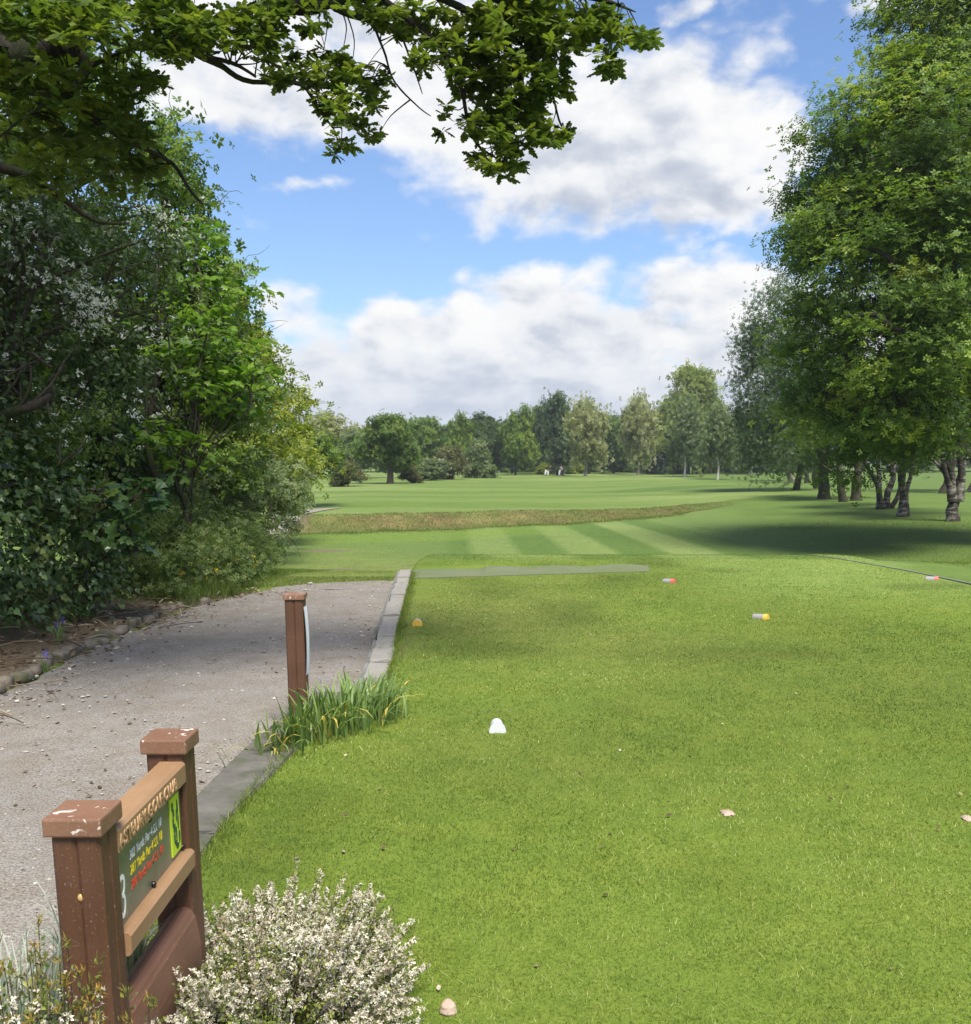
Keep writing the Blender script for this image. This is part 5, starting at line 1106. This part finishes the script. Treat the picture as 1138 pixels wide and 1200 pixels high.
# bare dark trunks standing under the poplar group
for i, (u, vt, vb, r) in enumerate([(778, 525, 556, .28), (790, 520, 556, .3), (796, 528, 556, .42), (812, 525, 556, .3), (816, 520, 556, .4), (825, 528, 556, .35), (833, 530, 556, .2), (862, 528, 556, .22), (870, 530, 556, .2), (600, 535, 556, .2), (562, 530, 557, .3), (668, 540, 556, .3), (706, 535, 556, .3), (690, 540, 556, .22)]):
    q = at(u, vb, 203+i % 3); G = Geo(); b = np.array([q[0], q[1], g0(q[0], q[1])-.1]); t = at(u+R.normal()*1.5, vt, 203)
    tube(G, spline([b, (b+t)/2+R.normal(size=3)*.1, t], 7), np.linspace(r*1.15, r*.7, 7), 8, rough=.05)
    root = empty('woodland_tree', b, 'dark bare trunk standing in the shade of the far tree line', 'tree', 'dark trunks under the far tree line'); G.obj('trunk', M['bark'], root)
    Gc = Geo(); C, D = shell([(t[0], t[1], t[2], 2.0), (t[0]+.8, t[1]+1, t[2]+1.4, 1.7)], 4); foliage(Gc, C, D, 20, .6, .5, T_SPRAY); Gc.obj('crown', M['dark_leaf'], root, False)

# ------------------------------------------------------------------ golfers far down the hole
def skinned(name, pts, edges, mat, parent):
    me = bpy.data.meshes.new(name); me.from_pydata([p[:3] for p in pts], edges, []); o = bpy.data.objects.new(name, me); COL.objects.link(o)
    md = o.modifiers.new('skin', 'SKIN')
    for v, p in zip(me.skin_vertices[0].data if me.skin_vertices else [], pts): v.radius = (p[3], p[3])
    o.modifiers.new('sub', 'SUBSURF').levels = 1
    if not me.skin_vertices: return o
    me.skin_vertices[0].data[0].use_root = True
    dg = bpy.context.evaluated_depsgraph_get(); dg.update(); m2 = bpy.data.meshes.new_from_object(o.evaluated_get(dg)); o.modifiers.clear(); o.data = m2
    m2.materials.clear(); m2.materials.append(mat); o.parent = parent; return o
def ensure_skin(me):
    if not me.skin_vertices:
        bm = bmesh.new(); bm.from_mesh(me); bm.verts.layers.skin.verify(); bm.to_mesh(me); bm.free()
_sk = skinned
def skinned(name, pts, edges, mat, parent):
    me = bpy.data.meshes.new(name); me.from_pydata([tuple(p[:3]) for p in pts], edges, []); ensure_skin(me)
    o = bpy.data.objects.new(name, me); COL.objects.link(o)
    for v, p in zip(me.skin_vertices[0].data, pts): v.radius = (p[3], p[3])
    me.skin_vertices[0].data[0].use_root = True
    o.modifiers.new('skin', 'SKIN'); s = o.modifiers.new('sub', 'SUBSURF'); s.levels = 1
    dg = bpy.context.evaluated_depsgraph_get(); dg.update(); m2 = bpy.data.meshes.new_from_object(o.evaluated_get(dg)); o.modifiers.clear(); o.data = m2
    m2.materials.clear(); m2.materials.append(mat); o.parent = parent; return o
M['skin'] = flat('skin', (.5, .3, .22), .6); M['cloth_dark'] = flat('dark_cloth', (.03, .03, .045), .9); M['cloth_white'] = flat('white_cloth', (.78, .78, .76), .9); M['cloth_grey'] = flat('grey_cloth', (.25, .27, .3), .9); M['hair'] = flat('dark_hair', (.03, .022, .018), .8)
def golfer(u, Y, lean, top, bottom, label, rz):
    p = at(u, 556, Y); root = empty('person', (p[0], Y, g0(p[0], Y)), label, 'person'); root.rotation_euler = (0, 0, rz)
    f = lambda h: lean*max(0, h-.95)          # bending forward from the hips
    B = [(0, 0, .95, .15), (f(1.2), 0, 1.2, .14), (f(1.42), 0, 1.42, .15), (f(1.52), 0, 1.52, .055), (f(1.66)+.02, 0, 1.64, .1), (f(1.72)+.02, 0, 1.74, .085),
         (0, .1, .88, .1), (.06, .13, .5, .065), (-.02, .14, .08, .05), (.12, .15, .03, .04), (0, -.1, .88, .1), (.1, -.13, .5, .065), (.02, -.14, .08, .05), (.16, -.15, .03, .04),
         (f(1.42), .2, 1.4, .065), (f(1.2)+.08, .26, 1.15, .045), (f(1.0)+.28, .14, .98, .035), (f(1.42), -.2, 1.4, .065), (f(1.2)+.08, -.26, 1.15, .045), (f(1.0)+.28, -.12, .98, .035)]
    E_ = [(0, 1), (1, 2), (2, 3), (3, 4), (4, 5), (0, 6), (6, 7), (7, 8), (8, 9), (0, 10), (10, 11), (11, 12), (12, 13), (2, 14), (14, 15), (15, 16), (2, 17), (17, 18), (18, 19)]
    skinned('body', B, E_, M['skin'], root)
    g = lambda i, k=1.22: (*B[i][:3], B[i][3]*k+.012)
    skinned('shirt', [g(1), g(2), g(0), g(14), g(15), g(17), g(18)], [(0, 1), (0, 2), (1, 3), (3, 4), (1, 5), (5, 6)], M[top], root)
    skinned('trousers', [g(0), g(6), g(7, 1.5), g(8, 1.7), g(10), g(11, 1.5), g(12, 1.7)], [(0, 1), (1, 2), (2, 3), (0, 4), (4, 5), (5, 6)], M[bottom], root)
    skinned('hair', [(B[4][0]-.02, 0, 1.72, .1), (B[4][0]-.03, 0, 1.78, .07)], [(0, 1)], M['hair'], root)
golfer(642, 172, .75, 'cloth_dark', 'cloth_white', 'golfer in a dark top and white trousers bending over, far down the hole', -.4)
golfer(657.5, 173, .1, 'cloth_grey', 'cloth_dark', 'golfer in a grey top standing beside the tall drooping tree trunk', -1.2)
def golf_bag(u, Y, label, mat, trolley):
    p = at(u, 556, Y); x, y = float(p[0]), Y; z = g0(x, y); root = empty('golf_bag', (x, y, z), label, 'golf bag')
    G = Geo(); tube(G, [(x, y, z+.12), (x+.05, y, z+.5), (x+.12, y, z+1.0)], [.15, .15, .17], 12); G.obj('bag', mat, root)
    G = Geo()
    for k in range(6): a = R.random(2)*.16-.08; tube(G, [(x+.12+a[0], y+a[1], z+.9), (x+.17+a[0]*1.4, y+a[1]*1.4, z+1.22)], .008, 5); box(G, (x+.18+a[0]*1.4, y+a[1]*1.4, z+1.24), (.05, .09, .05), bev=.01)
    G.obj('clubs', M['screw'], root)
    for s in (-.28, .28):
        G = Geo(); th = np.linspace(0, 2*PI, 17); tube(G, np.c_[x+.14*np.cos(th), np.full(17, y+s), z+.15+.14*np.sin(th)], .02, 6); tube(G, [(x, y+s, z+.15), (x+.02, y, z+.35)], .015, 5); G.obj('wheel', M['screw'], root)
    G = Geo(); tube(G, [(x+.1, y, z+.4), (x-.2, y, z+.95), (x-.38, y, z+1.0)], .018, 6); G.obj('handle', M['screw'], root)
golf_bag(639, 172.5, 'white golf bag on a trolley left of the bending golfer', M['cloth_white'], True)
golf_bag(655.3, 172, 'white and dark golf bag on a trolley in front of the golfer in grey', M['cloth_white'], True)
golf_bag(659.5, 172.3, 'dark golf bag on a trolley right of the golfer in grey', M['cloth_dark'], True)

# ------------------------------------------------------------------ sky, sun, camera
SUN = np.array([.26, -.78, 1.42]); SUN = SUN/np.linalg.norm(SUN)
SKY = .12
def sky():
    w = bpy.data.worlds.new('World'); sc.world = w; t = NT('', w)
    s = t.n('ShaderNodeTexSky'); s.sky_type = 'NISHITA'; s.sun_disc = False
    s.sun_elevation = math.asin(SUN[2]); s.sun_rotation = math.atan2(SUN[0], SUN[1]); s.air_density = 1.0; s.dust_density = 1.2; s.ozone_density = 1.5
    d = t.n('ShaderNodeTexCoord').outputs['Generated']
    x = t.n('ShaderNodeSeparateXYZ'); t.l(d, x.inputs[0])
    az = t.math('ARCTAN2', x.outputs[0], x.outputs[1]); el = t.math('ARCSINE', x.outputs[2])
    cv = t.n('ShaderNodeCombineXYZ'); t.l(az, cv.inputs[0]); t.l(el, cv.inputs[1]); P = cv.outputs[0]
    def ae(u, v): a, y, z = ray(u, v); return math.atan2(a, y), math.atan2(z, math.hypot(a, y))
    def vadd(vec, o, s_=None):
        m = t.n('ShaderNodeVectorMath', operation='ADD'); t.l(vec, m.inputs[0]); m.inputs[1].default_value = (*o, 0); r = m.outputs[0]
        if s_:
            q = t.n('ShaderNodeVectorMath', operation='MULTIPLY'); t.l(r, q.inputs[0]); q.inputs[1].default_value = (*s_, 1); r = q.outputs[0]
        return r
    def blob(u, v, ru, rv, amp, src, rot=0):
        a0, e0 = ae(u, v); q = vadd(src, (-a0, -e0))
        if rot:
            m = t.n('ShaderNodeVectorRotate', rotation_type='Z_AXIS'); t.l(q, m.inputs['Vector']); m.inputs['Angle'].default_value = rot; q = m.outputs[0]
        m2 = t.n('ShaderNodeVectorMath', operation='MULTIPLY'); t.l(q, m2.inputs[0]); m2.inputs[1].default_value = (CF/ru, CF/rv, 0)
        ln = t.n('ShaderNodeVectorMath', operation='LENGTH'); t.l(m2.outputs[0], ln.inputs[0])
        r = t.math('SUBTRACT', 1.0, t.math('POWER', ln.outputs['Value'], 1.6)); return t.math('MULTIPLY', t.math('MAXIMUM', r, -.6), amp)
    def fbm(vec, sx, sy, det, rough=.55, dist=.0, seed=0.):
        q = vadd(vec, (seed, seed*.7), (sx, sy)); return t.noise(1.0, det, q, rough, dist)
    big = fbm(P, 7, 12, 8, .56, .25, 3.1)
    # warp the cloud outlines
    wn = t.n('ShaderNodeTexNoise', i_Scale=1.0, i_Detail=4.0); t.l(vadd(P, (5, 2), (16, 22)), wn.inputs['Vector'])
    wv = t.n('ShaderNodeVectorMath', operation='MULTIPLY_ADD'); t.l(wn.outputs['Color'], wv.inputs[0]); wv.inputs[1].default_value = (.10, .055, 0); wv.inputs[2].default_value = (-.05, -.0275, 0)
    wa = t.n('ShaderNodeVectorMath', operation='ADD'); t.l(P, wa.inputs[0]); t.l(wv.outputs[0], wa.inputs[1]); W = wa.outputs[0]
    blobs = [(720, 165, 230, 105, 1.0), (895, 165, 80, 75, .8), (640, 215, 150, 50, .7), (850, 235, 120, 48, .9), (560, 110, 200, 80, .9), (300, 105, 190, 62, .8), (420, 20, 260, 60, .8),
             (620, 345, 110, 38, .9), (480, 385, 120, 40, .9), (640, 400, 260, 60, 1.0), (840, 345, 130, 45, .9), (860, 395, 120, 55, .9), (700, 455, 420, 45, 1.0), (420, 440, 200, 55, .9), (345, 370, 70, 40, .5), (500, 480, 500, 40, .9),
             (360, 222, 62, 11, .42), (880, 55, 34, 36, .24), (1045, 8, 44, 18, .4), (800, 12, 40, 16, .5), (1180, 420, 300, 90, .8), (1300, 120, 200, 120, .8), (-150, 380, 320, 70, .8), (-200, 120, 250, 90, .8)]
    cov = None
    for (u, v, ru, rv, am) in blobs:
        b = blob(u, v, ru, rv, am, W); cov = b if cov is None else t.math('SMOOTH_MAX', cov, b, .12)
    # other parts of the sky, away from the photograph's view: scattered cloud everywhere
    away = t.ramp(t.math('ABSOLUTE', az), [(.62, 0), (.85, 1)]) if False else t.math('MULTIPLY', t.math('SUBTRACT', t.math('ABSOLUTE', az), .7, clamp=True), 1.6, clamp=True)
    cov = t.math('ADD', t.math('MULTIPLY', cov, t.math('SUBTRACT', 1.0, away)), t.math('MULTIPLY', t.math('MULTIPLY', t.math('SUBTRACT', big, .46), 4.0), away))
    fine = fbm(P, 34, 52, 7, .55, .35, 1.3); mid = fbm(P, 19, 32, 8, .52, .2, 7.7)
    dens = t.math('ADD', cov, t.math('ADD', t.math('MULTIPLY', t.math('SUBTRACT', big, .5), .7), t.math('ADD', t.math('MULTIPLY', t.math('SUBTRACT', mid, .5), 1.15), t.math('MULTIPLY', t.math('SUBTRACT', fine, .5), .35))))
    mr = t.n('ShaderNodeMapRange', interpolation_type='SMOOTHSTEP'); t.l(dens, mr.inputs[0]); mr.inputs[1].default_value = 0; mr.inputs[2].default_value = .62; mask = mr.outputs[0]
    # light from upper right: compare density with density a little towards the sun
    L1 = (.010, .016)
    f2 = fbm(vadd(P, L1), 19, 32, 8, .52, .2, 7.7); b2 = fbm(vadd(P, (.03, .035)), 7, 12, 8, .56, .25, 3.1)
    rel = t.math('ADD', t.math('MULTIPLY', t.math('SUBTRACT', mid, f2), 1.7), t.math('MULTIPLY', t.math('SUBTRACT', big, b2), 1.3))
    thick = t.n('ShaderNodeMapRange', interpolation_type='SMOOTHSTEP'); t.l(dens, thick.inputs[0]); thick.inputs[1].default_value = .25; thick.inputs[2].default_value = 1.25
    li = t.math('ADD', t.math('SUBTRACT', .9, t.math('MULTIPLY', thick.outputs[0], .4)), rel, clamp=True)
    shade = None
    for (u, v, ru, rv, am) in [(470, 368, 75, 26, .38), (560, 398, 95, 26, .42), (680, 438, 85, 20, .42), (620, 322, 130, 22, .36), (860, 322, 70, 20, .3), (880, 372, 60, 22, .34), (920, 130, 60, 60, .4), (250, 90, 60, 30, .2), (470, 458, 90, 14, .3), (800, 425, 60, 16, .3), (370, 340, 45, 16, .3),
                               (700, 372, 150, 24, -.42), (520, 352, 60, 14, -.25), (400, 405, 90, 22, -.4), (560, 452, 150, 18, -.42), (690, 250, 190, 42, -.42), (600, 180, 120, 50, -.22), (300, 130, 90, 26, -.3), (830, 455, 90, 16, -.3), (800, 200, 90, 40, -.15), (420, 485, 200, 10, -.3), (780, 350, 50, 14, -.25)]:
        b = t.math('MAXIMUM', blob(u, v, ru, rv, abs(am), W), 0.)
        b = t.math('MULTIPLY', b, 1. if am > 0 else -1.); shade = b if shade is None else t.math('ADD', shade, b)
    li = t.math('ADD', li, t.math('MULTIPLY', shade, .75), clamp=True)
    ccol = t.ramp(li, [(0, (.50, .55, .66)), (.35, (.63, .67, .75)), (.65, (.82, .84, .88)), (1, (.95, .95, .95))])
    low = t.n('ShaderNodeMapRange', interpolation_type='SMOOTHSTEP'); t.l(el, low.inputs[0]); low.inputs[1].default_value = math.radians(8.5); low.inputs[2].default_value = math.radians(-.5)
    ccol = t.mix(t.math('MULTIPLY', low.outputs[0], .75), ccol, (.56, .63, .76))
    mask = t.math('MAXIMUM', mask, t.math('MULTIPLY', low.outputs[0], .85))
    CK = 1.0/SKY/1.0*CLOUD
    ccol = t.mix(1.0, ccol, (CK, CK, CK), 'MULTIPLY')
    blue = t.mix(1.0, s.outputs[0], BLUE, 'MULTIPLY')
    col = t.mix(mask, blue, ccol)
    bg = t.n('ShaderNodeBackground'); t.l(col, bg.inputs[0]); bg.inputs[1].default_value = SKY
    o = t.n('ShaderNodeOutputWorld'); t.l(bg.outputs[0], o.inputs[0])
CLOUD = .475; BLUE = (.57, .64, .75)
sky()
def haze():
    bm = bmesh.new(); bmesh.ops.create_cube(bm, size=1)
    me = bpy.data.meshes.new('haze'); bm.to_mesh(me); bm.free(); o = bpy.data.objects.new('haze', me); COL.objects.link(o)
    o.scale = (900, 980, 24); o.location = (0, 430, 8.5)
    m = bpy.data.materials.new('haze'); m.use_nodes = True; t = m.node_tree; t.nodes.clear()
    v = t.nodes.new('ShaderNodeVolumePrincipled'); v.inputs['Color'].default_value = (.9, .93, 1, 1); v.inputs['Density'].default_value = HAZE; v.inputs['Anisotropy'].default_value = .2
    q = t.nodes.new('ShaderNodeOutputMaterial'); t.links.new(v.outputs[0], q.inputs['Volume']); me.materials.append(m); tag(o, 'thin summer haze over the course', kind='stuff')
HAZE = .0003
haze()
sl = bpy.data.lights.new('sun', 'SUN'); sl.energy = 3.6; sl.angle = math.radians(22); sl.color = (1, .95, .86)
so = bpy.data.objects.new('sun', sl); COL.objects.link(so); so.rotation_euler = Vector(SUN).to_track_quat('Z', 'Y').to_euler(); so.location = (20, -10, 40)
cd = bpy.data.cameras.new('camera'); co = bpy.data.objects.new('camera', cd); COL.objects.link(co)
co.location = (0, 0, CH); co.rotation_euler = (PI/2-CP, 0, 0); cd.sensor_fit = 'HORIZONTAL'; cd.sensor_width = 36; cd.lens = 36*CF/1138; cd.shift_y = 158/1138; cd.clip_end = 3000; cd.clip_start = .05
sc.camera = co
sc.view_settings.view_transform = 'Standard'; sc.view_settings.look = 'None'; sc.view_settings.exposure = 1.13; sc.view_settings.gamma = 1.0
c = sc.cycles; c.max_bounces = 7; c.diffuse_bounces = 3; c.glossy_bounces = 2; c.transmission_bounces = 4; c.transparent_max_bounces = 4; c.use_denoising = True
c.caustics_reflective = False; c.caustics_refractive = False
try: c.denoiser = 'OPENIMAGEDENOISE'; c.denoising_input_passes = 'RGB_ALBEDO_NORMAL'; c.denoising_prefilter = 'ACCURATE'
except Exception: pass
